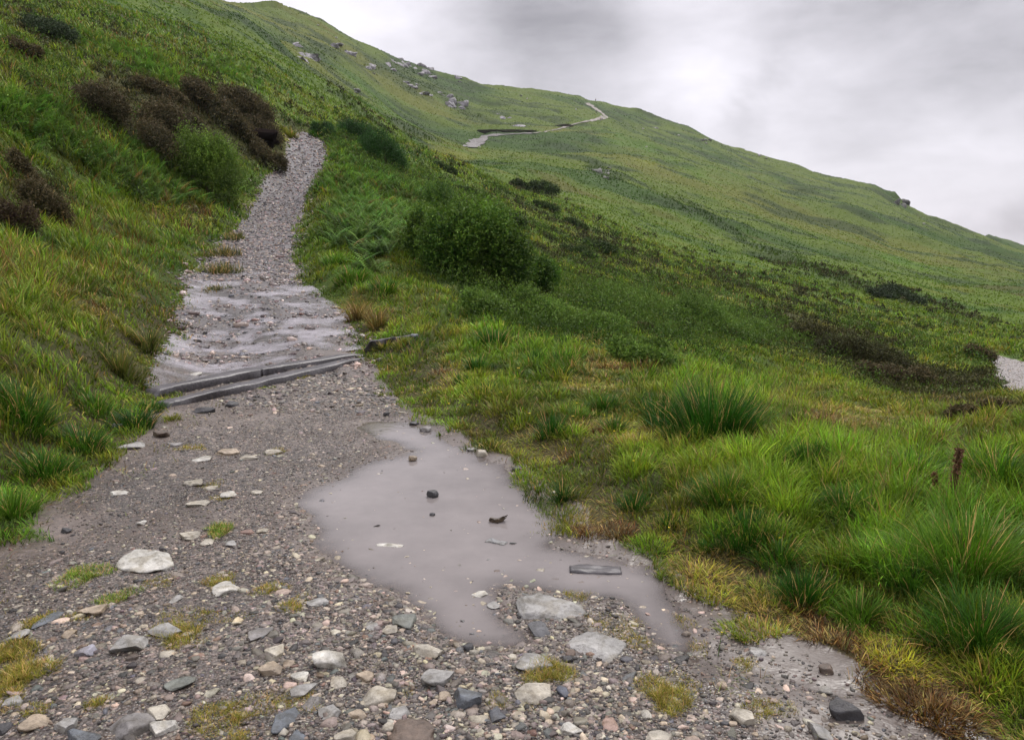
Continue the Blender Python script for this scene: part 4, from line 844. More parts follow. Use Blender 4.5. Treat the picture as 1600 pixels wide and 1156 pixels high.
TUSS = [
 (452,212,30,14,260,YG,'yellowish tussock at the left of the top of the track'),(494,213,26,12,220,MG,'small tussock closing the top of the track'),
 (236,640,60,22,260,MG,'grass tussock lapping over the left ends of the two beams'),(268,655,40,14,140,YG,'low yellowish tussock at the left end of the lower beam'),
 (600,545,36,18,160,YG,'yellow-green tussock over the right ends of the beams'),(628,540,40,18,160,YG,'tussock beside the thin beam end in the right-hand grass'),
 (1112,682,175,118,1500,DG,'biggest dark green rush tussock, right of centre at the edge of the slope'),
 (1030,668,60,80,350,DG,'narrow dark rush tussock leaning against the left of the biggest tussock'),
 (772,545,62,50,420,DG,'dark rush tussock just right of the beams, nearest the willow bush'),
 (745,580,46,36,300,MG,'small rounded tussock below the dark tussock beside the beams'),
 (722,600,34,26,200,MG,'smallest grass tussock in the row right of the beams'),
 (765,618,46,36,240,MG,'loose grass tussock between the beams and the biggest rush tussock'),
 (838,572,36,36,260,DG,'short rush tussock at the foot of the pale shrubs'),
 (880,572,56,36,320,DG,'wide rush tussock right of the short one at the foot of the pale shrubs'),
 (862,682,42,52,260,DG,'upright blue-green rush tussock on the yellow grass behind the puddle'),
 (880,782,36,46,200,BG,'thin dark rushes rooted at the right edge of the puddle'),
 (945,640,66,44,300,MG,'loose tussock on the pale grass left of the biggest rush tussock'),
 (962,672,42,36,220,MG,'tussock on yellow grass directly left of the biggest rush tussock base'),
 (905,655,40,30,180,LG,'faint light green tussock between the upright rushes and the biggest tussock'),
 (1128,788,110,72,850,MG,'broad tussock below the biggest rush tussock'),
 (1170,842,125,60,800,DG,'low spreading tussock under the broad tussock right of the puddle'),
 (1262,728,50,56,330,DG,'upright tussock between the biggest rushes and the brown seed stalk'),
 (1428,752,96,64,600,MG,'tussock on the crest left of the brown seed stalk'),
 (1352,885,92,70,600,LG,'bright green tussock in front of the crest at the right'),
 (1258,938,92,66,600,DG,'round dark tussock nearest the muddy runnel'),
 (1510,900,170,140,1500,LG,'tall arching bright grass clump near the right edge'),
 (1530,1010,140,110,1000,MG,'coarse grass clump in the lower right below the arching clump'),
 (1345,968,80,60,480,LG,'light tussock right of the round dark tussock'),
 (1220,880,80,56,420,MG,'middle-sized tussock between the low spreading and round dark tussocks'),
 (1430,930,90,80,600,MG,'tussock left of the tall arching grass clump'),
 (1560,760,100,80,500,MG,'tussock on the crest right of the brown seed stalk'),
 (1320,800,90,60,500,MG,'tussock on open grass left below the brown seed stalk'),
 (990,796,46,36,240,DG,'dark little tussock on the yellow grass right of the puddle'),
 (1044,822,36,28,160,DG,'starry tuft of broad blades on the yellow grass right of the puddle'),
 (1100,860,36,26,160,MG,'tiny tussock below the starry tuft'),
 (552,438,74,34,500,LG,'bright green grass clump at the right bank of the flooded track'),
 (602,458,60,34,380,MG,'green tussock right of the bright clump on the flooded bank'),
 (520,415,50,26,280,LG,'farther bright grass clump on the right bank of the track'),
 (588,510,40,40,200,(0.13,0.11,0.03),'rusty brown rushes at the right corner of the flooded stretch'),
 (560,500,44,44,200,(0.14,0.11,0.035),'rust-tinted tall grass left of the rusty rushes at the flooded corner'),
 (36,650,100,62,800,MG,'big leafy tussock at the left edge above the gravel'),
 (212,668,84,44,500,BG,'dark green mound of broad grass by the left end of the beams'),
 (130,700,90,50,450,MG,'grass clump in the left verge beside the dark mound'),
 (70,745,90,60,500,MG,'grass clump at the left verge above bare gravel'),
 (20,808,70,60,450,LG,'lowest bright grass clump at the left edge'),
 (150,640,80,40,360,LG,'light grass clump behind the dark mound by the beams'),
 (190,585,60,50,400,(0.09,0.12,0.025),'olive tussock overhanging the left side of the flooded stretch'),
 (230,545,46,46,300,(0.07,0.10,0.022),'dark olive tussock at the left bank above the beams')]
for t in TUSS:
    clump('rush_tussock' if t[5] in (DG, BG) else 'grass_tussock', *t[:6], t[6], 'tussock', curl=0.45 if t[5] == DG else 0.75, depth=1.0)
MOSS = [
 (131,899,70,22,'long yellow-green tuft in the gravel at the left'),(182,935,46,18,'tuft right of the long yellow-green tuft'),(120,964,34,14,'small tuft between the flat tan stone and narrow slate'),
 (56,972,26,20,'tuft touching the narrow blue-grey slate'),(343,829,38,22,'bright tuft in the cluster of cream stones'),(332,758,34,10,'thin mossy strip at the back of the cream cluster'),
 (347,778,26,10,'mossy scrap between stones of the cream cluster'),(343,909,50,18,'tuft behind the blocky white stone'),(250,909,50,12,'faint tuft left of the blocky white stone'),
 (421,919,46,16,'tuft with a white pebble in it, left of the puddle foot'),(458,947,42,18,'tuft left of the thin flat stone by the puddle'),(310,963,110,16,'long low strip of turf above the mossy wedge stone'),
 (279,992,54,26,'rounded tuft growing on the pale wedge stone'),(313,1004,20,12,'tiny tuft right of the rounded tuft'),(20,1020,44,30,'upper of two grass tufts at the left edge of the gravel'),
 (32,1056,50,34,'lower of two grass tufts at the left edge of the gravel'),(10,1085,50,24,'tuft spilling in from the left edge near the corner'),(151,1099,22,20,'single upright tuft beside a grey stone, lower left'),
 (54,1112,44,16,'thin yellow tuft above the pale tan corner stone'),(358,1118,104,30,'broad turf mat at the bottom, left of centre'),(462,1092,78,20,'turf strip running right from the broad mat'),
 (372,1151,30,20,'tuft at the bottom edge under the broad mat'),(856,1052,54,34,'round yellow tuft right of the pale flat stone'),(777,1096,30,20,'tuft between the dark blue stone and broad cream stone'),
 (823,1104,40,14,'weak tuft under the broad cream stone'),(881,896,42,20,'tuft at the left end of the waterlogged plank'),(945,884,50,12,'tuft behind the waterlogged plank'),
 (838,918,16,10,'tiny tuft on top of the large flat slab'),(905,930,44,18,'tuft at the right tip of the large flat slab'),(960,975,110,16,'muddy moss mat between the two pale slabs'),(990,1000,50,18,'moss at the right tip of the angular slab'),
 (1040,1088,60,34,'withered grass tuft with long straws at lower right'),(1072,1070,40,18,'tuft right of the withered tuft'),(1052,972,50,16,'moss patch in the muddy runnel'),(1092,1012,34,14,'lower moss patch in the muddy runnel'),
 (1163,1037,26,18,'lone tuft right of the muddy runnel'),(432,706,30,10,'moss ring round the cream stone below the beams'),(300,700,50,10,'mossy strip by the left verge below the beams'),(415,606,26,8,'bright tuft against the lower beam'),
 (640,1080,20,12,'moss scrap at the right end of the cream slab'),(1195,1108,60,20,'moss right of the oblong buff block'),(470,590,30,10,'weeds sprouting between the two beams')]
for px, py, wp, hp, lab in MOSS:
    rr = CAMH / max(0.1, (py - 380) / FPX); n_ = int(min(2600, 200 + wp * hp * 1.3))
    clump('grass_tuft', px, py, wp, hp * 0.62, n_, (0.17, 0.19, 0.025) if 'green' not in lab and 'bright' not in lab else (0.12, 0.22, 0.025), lab, 'grass tuft', mat=M_MOSS, flat_=True, dead=0.22, curl=0.8, depth=max(0.5, 1.4 * min(1, hp / wp * 2)))
OLV = (0.065, 0.085, 0.018)
clump('grass_tuft', 346, 426, 40, 22, 420, OLV, 'broadest clump of sparse grass on the wet track', 'grass tuft', flat_=True, dead=.2, depth=1.6)
clump('grass_tuft', 352, 398, 34, 20, 350, OLV, 'upper clump of sparse grass on the wet track', 'grass tuft', flat_=True, dead=.2, depth=2.0)
clump('grass_tuft', 368, 372, 26, 14, 260, OLV, 'farthest small grass clump on the wet track', 'grass tuft', flat_=True, dead=.2, depth=2.2)
clump('grass_tuft', 338, 452, 34, 12, 220, OLV, 'fringe of grass standing in the stream', 'grass tuft', flat_=True, dead=.2, depth=1.6)
# scattered edge turf: stuff creeping onto the gravel
def creeping():
    n = 60000; X, Y, Z, r = scatter(n, 2.0, 60, -38, 38); d = HT(X, Y); cl = fbm(X, Y, 0.30, 4, 99)
    k = (d < 0.05) & (d > -0.55 - .004 * r) & (cl > 0.10 - 0.75 * (d + 0.10)) & (Field(dP)(X, Y) > 0.02) & visible(X, Y, Z) & ((Y < 9) | (Y > 11)); X, Y, Z, r = X[k], Y[k], Z[k], r[k]; n = len(X)
    c = np.where(RNG.random((n, 1)) < 0.45, [(0.22, 0.15, 0.06)], [(0.12, 0.14, 0.02)]); c = vary(c, n, 0.3)
    v, q, t, cc = blades(np.stack([X, Y, Z - 0.003], 1), RNG.uniform(0.02, 0.07, n) * (1 + .06 * r), np.maximum(0.002, 0.0009 * r), RNG.uniform(0, 6.28, n), np.abs(RNG.normal(0.9, 0.4, n)), np.abs(RNG.normal(0.8, 0.4, n)), c, c * 1.2, 3)
    tag(mk_obj('creeping_turf', mk_mesh('creeping_turf', v, q, t, cc, M_MOSS)), 'flattened straw and thin turf creeping over the track edges', 'grass', kind='stuff')
creeping()

# ------------------------------------------------------------------ leafy plants
def leaves(cen, size, nrm_az, tilt, cols, aspect=0.4):
    """kite-shaped leaves: one quad each"""
    n = len(cen); d = np.stack([np.cos(nrm_az) * np.cos(tilt), np.sin(nrm_az) * np.cos(tilt), np.sin(tilt)], 1)
    s_ = np.cross(d, RNG.normal(0, 1, (n, 3))); s_ /= np.linalg.norm(s_, axis=1)[:, None] + 1e-9
    L_ = size[:, None]; V = np.stack([cen, cen + d * L_ * .45 + s_ * L_ * aspect * .5, cen + d * L_, cen + d * L_ * .45 - s_ * L_ * aspect * .5], 1)
    return V.reshape(-1, 3), (np.arange(n) * 4)[:, None] + np.arange(4), np.zeros((0, 3), int), np.repeat(cols, 4, 0)
def tube(p0, p1, r0, r1, m=5):
    p0, p1 = np.array(p0, float), np.array(p1, float); d = p1 - p0; d /= np.linalg.norm(d) + 1e-9; a = np.cross(d, [0.3, 0.9, 0.2]); a /= np.linalg.norm(a); b = np.cross(d, a)
    an = np.arange(m) * 2 * math.pi / m; ring = np.cos(an)[:, None] * a + np.sin(an)[:, None] * b
    V = np.vstack([p0 + ring * r0, p1 + ring * r1]); q = [(i, (i + 1) % m, (i + 1) % m + m, i + m) for i in range(m)]
    return V, np.array(q), np.zeros((0, 3), int), np.full((2 * m, 3), .1)
def shrub(name, px, py, wpx, hpx, n_tw, col, label, cat, lobes=7, leaf=0.05, per=9, mat=None, group=None, dep=0.8, sink=0.1, aspect=0.4, twig=0.48, stemlen=1.0, tipcol=None):
    """woody shrub: stems from the root and a crown of leafy twigs over several lobes; (px,py) is the foot"""
    x, y, z = ground(px, py); r = math.hypot(x, y); W_ = wpx * r / FPX; H_ = hpx * r / FPX; rng = RNG
    root = empty(name, (x, y, z)); tag(root, label, cat, group)
    lc = []
    for i in range(lobes):
        u = (i + 0.5) / lobes * 2 - 1; lc.append((u * W_ * .33 + rng.normal(0, W_ * .05), rng.uniform(-.5, .5) * W_ * dep * .5, H_ * (0.22 + 0.22 * (1 - u * u) + rng.normal(0, .09)), W_ * rng.uniform(.11, .20) , H_ * rng.uniform(.26, .44)))
    lc = np.array(lc); k = rng.integers(0, lobes, n_tw); dirv = rng.normal(0, 1, (n_tw, 3)); dirv[:, 2] = dirv[:, 2] * 0.8 + 0.25; dirv /= np.linalg.norm(dirv, axis=1)[:, None]
    rr = rng.uniform(0.25, 1.0, n_tw) ** 0.5 * (1 + 0.12 * rng.normal(0, 1, n_tw))
    P0 = np.stack([lc[k, 0] + dirv[:, 0] * lc[k, 3] * rr, lc[k, 1] + dirv[:, 1] * lc[k, 3] * rr * dep * 1.2, lc[k, 2] + dirv[:, 2] * lc[k, 4] * rr], 1)
    gzz = HF(P0[:, 0] + x, P0[:, 1] + y) - z; P0[:, 2] = P0[:, 2] + gzz; low_ = P0[:, 2] < gzz; P0[:, 2] = np.where(low_, gzz + np.abs(P0[:, 2] - gzz) * .5 + .02, P0[:, 2])
    td = dirv * 0.7 + np.array([0, 0, 0.6]) + rng.normal(0, .25, (n_tw, 3)); td /= np.linalg.norm(td, axis=1)[:, None]
    s_ = np.linspace(0, 1, per); L_ = twig * rng.uniform(.6, 1.3, n_tw) * H_ * .45
    C_ = (P0[:, None] + td[:, None] * s_[None, :, None] * L_[:, None, None]).reshape(-1, 3) + rng.normal(0, leaf * .25, (n_tw * per, 3))
    n_ = len(C_); tone = np.repeat(rng.uniform(0.72, 1.25, (n_tw, 1)), per, 0) * np.repeat((1 + 0.25 * fbm(P0[:, 0], P0[:, 2], W_ * .25, 3, int(px)))[:, None], per, 0)
    tone = tone * np.repeat(((0.65 if cat == 'bush' else 0.85) + (0.7 if cat == 'bush' else 0.3) * rng.random(lobes))[k][:, None], per, 0); cc = np.array(col) * tone; 
    if tipcol is not None: f = np.tile(s_ > .6, n_tw)[:, None]; cc = np.where(f, np.array(tipcol) * tone, cc)
    cc = vary(cc, n_, .14); sz = leaf * rng.uniform(.6, 1.3, n_)
    v, q, t, c = leaves(C_, sz, rng.uniform(0, 6.28, n_), rng.normal(.3, .6, n_), cc, aspect)
    mk_obj('foliage', mk_mesh('foliage', v, q, t, c, mat or M_LEAF), root)
    sp = []
    for i in range(lobes * 2):
        j = i % lobes; e = lc[j, :3] + rng.normal(0, 1, 3) * np.array([lc[j, 3], lc[j, 3] * dep, lc[j, 4]]) * .35; e[2] += gz(x + e[0], y + e[1]) - z; b = np.array([e[0] * .25 * stemlen, e[1] * .25, -0.05]); mid = (b + e) / 2 + rng.normal(0, .04 * W_, 3)
        rad_ = max(0.004, 0.0003 * r); sp += [tube(b, mid, rad_ * 2.0, rad_ * 1.4), tube(mid, e, rad_ * 1.4, rad_ * .7)]
    v, q, t, c = join(sp); mk_obj('stem', mk_mesh('stem', v, q, t, c, M_TWIG), root)
    return root
WIL = (0.040, 0.096, 0.011)
shrub('willow_bush', 742, 440, 175, 125, 5200, WIL, 'largest dark green willow bush, in the hollow right of the flooded track', 'bush', 12, .085, 10, dep=.9, tipcol=(0.085, 0.155, 0.018))
shrub('willow_bush', 672, 408, 90, 84, 2200, (0.045,0.115,0.022), 'willow bush among bracken at the left shoulder of the largest bush', 'bush', 6, .085, 9, tipcol=(0.10, 0.17, 0.02))
shrub('willow_bush', 832, 452, 110, 62, 2200, (0.034,0.095,0.016), 'lower dark willow bush joined to the right of the largest bush', 'bush', 6, .075, 9, tipcol=(0.07, 0.14, 0.016))
shrub('willow_bush', 705, 345, 110, 50, 1800, (0.045,0.11,0.022), 'light green bush behind the top of the largest willow bush', 'bush', 6, .09, 9, tipcol=(0.10, 0.18, 0.022))
shrub('willow_bush', 332, 308, 92, 92, 3600, (0.065, 0.125, 0.014), 'round mid-green willow bush left of the climbing track', 'bush', 9, .085, 9, dep=.9, tipcol=(0.125, 0.20, 0.026))
shrub('willow_bush', 602, 258, 84, 48, 1800, (0.028,0.08,0.014), 'dark bush on the bracken slope right of the top of the track', 'bush', 5, .1, 8)
shrub('willow_bush', 560, 225, 84, 34, 1600, (0.03,0.085,0.016), 'dark low bush between the top of the track and the bracken bush', 'bush', 5, .1, 8)
shrub('willow_bush', 506, 210, 46, 22, 800, (0.04,0.10,0.02), 'small bush standing at the right of the track top', 'bush', 3, .1, 8)
HB_ = (0.042, 0.040, 0.015); HB2 = (0.032, 0.034, 0.013)
def heather(px, py, w_, h_, n_, label, col=HB_, tip=(0.095,0.075,0.034), group=None, name='heather_bush', lf=None):
    x, y, z = ground(px, py); r = math.hypot(x, y)
    return shrub(name, px, py, w_ * 1.25, h_ * 0.78, int(n_ * 1.2), col, label, 'heather', max(3, int(w_ / 22)), lf or max(0.04, 0.0030 * r), 7, M_HEATH, group, 0.9, aspect=.3, twig=.5, tipcol=tip)
heather(215, 222, 110, 70, 2600, 'brown heather mound at the left end of the dark bank')
heather(285, 228, 110, 74, 2600, 'tallest brown heather mound, in the middle of the dark bank behind the round bush')
heather(345, 190, 100, 46, 2200, 'brown heather crest over the black peat left of the track top', HB2)
heather(398, 193, 90, 44, 2200, 'heather mound drooping over the black peat hollow next to the track')
heather(418, 262, 44, 40, 800, 'heather on the verge below the black peat hollow', (0.05,0.05,0.025))
heather(75, 350, 66, 66, 1700, 'dark brown heather bush among grass at the left edge')
heather(22, 362, 56, 56, 1200, 'reddish heather bush cut by the left edge', (0.075,0.045,0.035))
heather(45, 285, 34, 40, 600, 'thin dark heather stalk above the left-edge heather bush')
heather(40, 92, 40, 30, 700, 'dark heather high on the slope near the top left corner', HB2)
heather(95, 62, 80, 34, 1000, 'dark shrubby heather on the top left slope', (0.03,0.05,0.02), (0.04,0.06,0.025))
heather(250, 150, 60, 26, 700, 'heather clump above the dark bank')
heather(150, 175, 60, 34, 800, 'heather clump at the upper left of the dark bank')
for px, py, w_, h_ in ((812,290,24,14),(850,296,44,24),(700,265,30,10),(730,300,26,12),(806,348,36,26),(900,352,40,16),(850,322,40,12),(905,395,50,22),(935,385,60,26)):
    heather(px, py + h_ * .3, w_, h_, 420, 'small dark heather clump dotted over the middle slope', (0.026,0.055,0.012), (0.055,0.085,0.02), 'dark clumps on the middle slope')
heather(1330, 560, 120, 50, 1800, 'broad dark heather mound on the slope left of the lower path', HB_, (0.06,0.065,0.02))
heather(1270, 535, 90, 36, 1400, 'heather mound uphill of the broad dark mound', HB_, (0.07,0.07,0.02))
heather(1395, 600, 100, 34, 1300, 'heather mound between the broad dark mound and the tall grass crest')
heather(1520, 652, 80, 24, 900, 'heather along the near side of the lower path')
heather(1530, 560, 40, 22, 600, 'round heather tuft at the bend of the lower path')
heather(1005, 520, 30, 24, 500, 'small purple-brown heather bush in the pale shrubs')
heather(1400, 465, 80, 14, 700, 'dark gully heather streak in the middle of the right-hand slope', (0.03,0.05,0.02), (0.035,0.055,0.02))
PS = (0.055, 0.11, 0.014)
for px, py, w_, h_, lab in ((760,500,110,44,'pale green shrub strip directly below the largest willow bush'),(850,510,110,50,'pale green shrub right below the lower willow bush'),(930,525,110,40,'pale shrub patch in the middle of the low shrub belt'),
                            (1010,575,100,44,'silvery shrub just behind the rush tussocks'),(1010,480,120,34,'upper shrub patch of the low belt on the slope'),(1090,505,120,44,'green shrub patch above the biggest rush tussock'),(1160,525,90,30,'right end of the low green shrub belt')):
    shrub('low_shrub', px, py, w_, h_, 2200, PS, lab, 'shrub', 7, .045, 8, dep=1.2, tipcol=(0.12, 0.20, 0.03))
# bracken fronds
def fronds(X, Y, Z, L_, col):
    n = len(X); K_ = 11; rng = RNG; az = rng.uniform(0, 6.283, n); V, C = [], []
    fwd = np.stack([np.cos(az), np.sin(az), 0 * az], 1); sd_ = np.stack([-np.sin(az), np.cos(az), 0 * az], 1); up = np.array([0, 0, 1.0])
    arch = rng.uniform(.25, .85, n)
    for i in range(K_):
        t0 = 0.15 + 0.85 * i / K_; ang = rad(75) * (1 - t0) + rad(-5) * t0
        # position along an arch
        q = fwd * (L_ * (0.10 * t0 + arch * t0 ** 1.8))[:, None] + up * (L_ * (1.0 * t0 - (arch - .1) * .8 * t0 ** 2))[:, None] + np.stack([X, Y, Z], 1)
        pl = (L_ * 0.42 * (1 - t0) ** 0.8 * (0.55 if i == 0 else 1) + 0.02)[:, None]; wd = (L_ * 0.05)[:, None] * (1.1 - .5 * t0)
        for sg in (-1, 1):
            tip = q + sd_ * sg * pl + fwd * pl * .35 - up * pl * .18
            mid = (q + tip) / 2
            V.append(np.stack([q, mid + fwd * wd, tip, mid - fwd * wd], 1)); C.append(np.repeat((col * (0.85 + 0.3 * t0))[:, None], 4, 1))
    V = np.stack(V, 1).reshape(-1, 3); C = np.stack(C, 1).reshape(-1, 3); nq = len(V) // 4
    return V, np.arange(nq * 4).reshape(-1, 4), np.zeros((0, 3), int), C
def bracken():
    X, Y, Z, r = scatter(90000, 12, 120, -38, 25); d = HT(X, Y); zn = zones_at(X, Y, Z); k = (zn['bracken'] > 0.35) & (d > 0.3) & (RNG.random(len(X)) < 0.75) & visible(X, Y, Z); X, Y, Z, r = X[k], Y[k], Z[k], r[k]; n = len(X)
    c = vary(np.tile((0.105, 0.20, 0.028), (n, 1)), n, .35); pk = fbm(X, Y, 3, 3, 98)[:, None]; c *= 1 + .3 * pk; old = RNG.random(n) < 0.02; c[old] = (0.25, 0.10, 0.03)
    v, q, t, cc = fronds(X, Y, Z, np.clip(RNG.uniform(0.32, 0.62, n) * (1 + 0.006 * r), 0, 1.0), c)
    tag(mk_obj('bracken', mk_mesh('bracken', v, q, t, cc, M_LEAF)), 'feathery green bracken covering the banks beside the climbing track', 'bracken', kind='stuff'); print('fronds', n)
bracken()

def sprigs(name, label, n, r0, r1, prob, col, tipc, m_, wid, hei, mat):
    X, Y, Z, r = scatter(n, r0, r1); d = HT(X, Y); zn = zones_at(X, Y, Z); k = (d > .25) & visible(X, Y, Z) & (RNG.random(len(X)) < prob(X, Y, r, zn)); X, Y, Z, r = X[k], Y[k], Z[k], r[k]; n = len(X)
    W_ = RNG.uniform(.6, 1.3, n) * np.maximum(wid, .006 * r); a = RNG.uniform(0, 6.28, (n, m_)); q = np.sqrt(RNG.random((n, m_))) * W_[:, None] * .5; h = hei * (1 + .004 * r)[:, None] * RNG.uniform(.1, 1, (n, m_)) * (1 - .7 * (q / W_[:, None] * 2) ** 2)
    cx, cy = X[:, None] + q * np.cos(a), Y[:, None] + q * np.sin(a); cen = np.stack([cx, cy, HF(cx, cy) + h], -1).reshape(-1, 3); f = (h / h.max(1)[:, None]).reshape(-1, 1)
    c = np.repeat(vary(np.ones((n, 3)), n, .25), m_, 0) * (np.array(col) * (1 - f) + np.array(tipc) * f); N_ = n * m_
    v, q4, t, cc = leaves(cen, np.repeat(np.maximum(.045, .0027 * r), m_) * RNG.uniform(.6, 1.4, N_), RNG.uniform(0, 6.28, N_), RNG.normal(.7, .5, N_), vary(c, N_, .15), .45)
    tag(mk_obj(name, mk_mesh(name, v, q4, t, cc, mat)), label, name.replace('_', ' '), kind='stuff')
sprigs('heath', 'low brown heath mottling the hill slopes in patches', 60000, 14, 210, lambda X, Y, r, zn: np.clip(zn['heather'] * 1.3 - .2, 0, 1) * np.where(r > 45, .55, 1) * (r < 110) + .30 * (fbm(X * .6, Y + X * .2, 5, 4, 201) > .25) * sstep(22, 30, r) * sstep(95, 50, r), (0.018, 0.022, 0.008), (0.075, 0.075, 0.022), 16, .35, .28, M_HEATH)
sprigs('bog_myrtle', 'pale green leafy undergrowth below the willow bushes and across the slope', 55000, 11, 120, lambda X, Y, r, zn: np.clip(zn['scrub'] * 1.3 - .35, 0, .9) + .28 * (fbm(X * .6, Y + X * .2, 4, 4, 205) > .3) * sstep(20, 28, r) * sstep(95, 50, r), (0.014, 0.038, 0.005), (0.115, 0.195, 0.026), 26, .7, .55, M_LEAF)

# ------------------------------------------------------------------ peat hollow
M_PEAT_SHADE = plain('peat', (0.012, 0.009, 0.008), 1.0); M_PEAT_SHADE.node_tree.nodes['Principled BSDF'].inputs['Specular IOR Level'].default_value = 0.0  # dark peat; the shade under the overhang is painted into its black
def lump(name, px, py, wpx, hpx, mat, label, cat, dep=0.5, col=(0.02, 0.016, 0.014), seed=1, sub=4, cuts=6, kind=None, dz=0.0):
    x, y, z = ground(px, py); r = math.hypot(x, y); W_ = wpx * r / FPX; H_ = hpx * r / FPX; rng = np.random.default_rng(seed)
    V, F = rock_shape(sub, rng, cuts, 0.8, 0.15); V = V / np.ptp(V, axis=0) * np.array([W_, W_ * dep, H_ * 1.5]); V[:, 2] += H_ * 0.25 + dz
    V += (fbm(V[:, 0] + seed, V[:, 2] * 1.7, max(.15, W_ * .2), 4, seed) * H_ * .16)[:, None] * np.array([.4, .6, 1])
    o = mk_obj(name, mk_mesh(name, V, None, F, np.tile(col, (len(V), 1)), mat), loc=(x, y, z)); return tag(o, label, cat, kind=kind)
lump('peat_bank', 380, 216, 110, 24, M_PEAT_SHADE, 'undercut peat bank, painted black with the shade below the drooping heather', 'peat bank', .35, seed=3, cuts=1)
# ------------------------------------------------------------------ crags and boulders of the far hill
RK = (0.25, 0.235, 0.25)
def crag(px, py, wpx, hpx, label, n=8, seed=1, col=RK, name='rock_outcrop', cat='rock outcrop'):
    x, y, z = ground(px, py + hpx * .4); r = math.hypot(x, y); rng = np.random.default_rng(seed); parts_ = []; root = empty(name, (x, y, z))
    for i in range(n):
        cx_ = px + rng.uniform(-.5, .5) * wpx; cy_ = py + rng.uniform(-.45, .45) * hpx + (cx_ - px) * 0.35
        X_, Y_, Z_ = ground(cx_, cy_)
        if abs(math.hypot(X_, Y_) - r) > 0.5 * r: continue
        sz = max(wpx, hpx) * r / FPX * rng.uniform(.6, 1.0) * (1.3 if n <= 3 else 1); V, F = rock_shape(3, rng, 9, .9, .12)
        V = V * np.array([sz * .5 * rng.uniform(.6, 1.1), sz * .4, sz * .5 * rng.uniform(.6, 1.0) * min(1, hpx / wpx * 1.3)]); V[:, 0] += V[:, 2] * rng.normal(.2, .3); V += (fbm(V[:, 0] + i * 9, V[:, 2] + V[:, 1], sz * .3, 4, seed + i) * sz * .12)[:, None] * np.array([.5, .8, .8])
        parts_.append((V + np.array([X_ - x, Y_ - y, Z_ - z - sz * .2]), np.zeros((0, 4), int), F, np.tile(np.array(col) * rng.uniform(.7, 1.15), (len(V), 1))))
    for v, q, t, c in parts_: mk_obj('rock', mk_mesh('rock', v, q, t, c, M_CRAG), root)
    return tag(root, label, cat)
for i, (px, py, w_, h_, n_, lab) in enumerate([
 (467,80,44,26,9,'bold grey crag farthest left on the far hill, above the crest of the spur'),(535,76,34,16,7,'pale crag near the skyline, right of the bold left crag'),(572,104,24,18,6,'grey slab crag below the pale skyline crag'),
 (608,101,18,20,6,'slanting rock slab in the middle of the crag band'),(634,100,20,24,6,'tall broken rock face in the middle of the crag band'),(660,110,28,16,7,'broken rock face at the upper right of the crag band'),
 (668,143,40,12,7,'low rock ledge below the crag band'),(712,160,30,22,8,'rocky rib running down to the right from the crag band'),(790,186,34,14,8,'isolated grey outcrop above the hill path'),(556,143,20,12,5,'dark rock peeping over the crest of the spur'),
 (715,123,8,12,3,'small pale slab on turf below the skyline'),(818,152,14,5,3,'thin pale rock streak below the skyline left of the hikers'),(945,268,30,22,8,'dark broken outcrop on the open slope below the hikers'),(1102,220,16,9,5,'dark crag just under the skyline right of the hikers'),
 (1028,200,12,5,4,'tiny outcrop on the skyline shoulder right of the hikers'),(1192,243,14,5,4,'small rock knob on the skyline halfway down the ridge'),(1405,312,24,18,4,'craggy nose where the skyline steps down at the right'),(1312,276,14,6,3,'flat rock on the skyline left of the craggy nose'),
 (640,130,26,8,5,'scree patch under the tall broken rock face')]):
    crag(px, py, w_, h_, lab, n_, 40 + i, (0.10,0.10,0.085) if 'nose' in lab or 'dark' in lab else RK)
def boulder(px, py, wpx, lab, col=(0.5,0.48,0.45), s_=1, grp=None):
    x, y, z = ground(px, py); r = math.hypot(x, y); sz = wpx * r / FPX; V, F = rock_shape(2, np.random.default_rng(s_), 7, .8); V *= np.array([.5, .45, .35]) * sz
    tag(mk_obj('boulder', mk_mesh('boulder', V, None, F, np.tile(col, (len(V), 1)), M_CRAG), loc=(x, y, z + sz * .1)), lab, 'boulder', grp)
for i, (px, py, w_) in enumerate(((683,286,8),(1443,350,4),(824,155,4),(1005,202,4),(600,62,4),(525,60,5),(497,40,4),(770,213,4),(855,287,4),(1060,212,4),(1010,230,3),(900,172,4))):
    boulder(px, py, w_, 'small whitish boulder lying loose on the green hillside', s_=i, grp='loose boulders on the hillside')

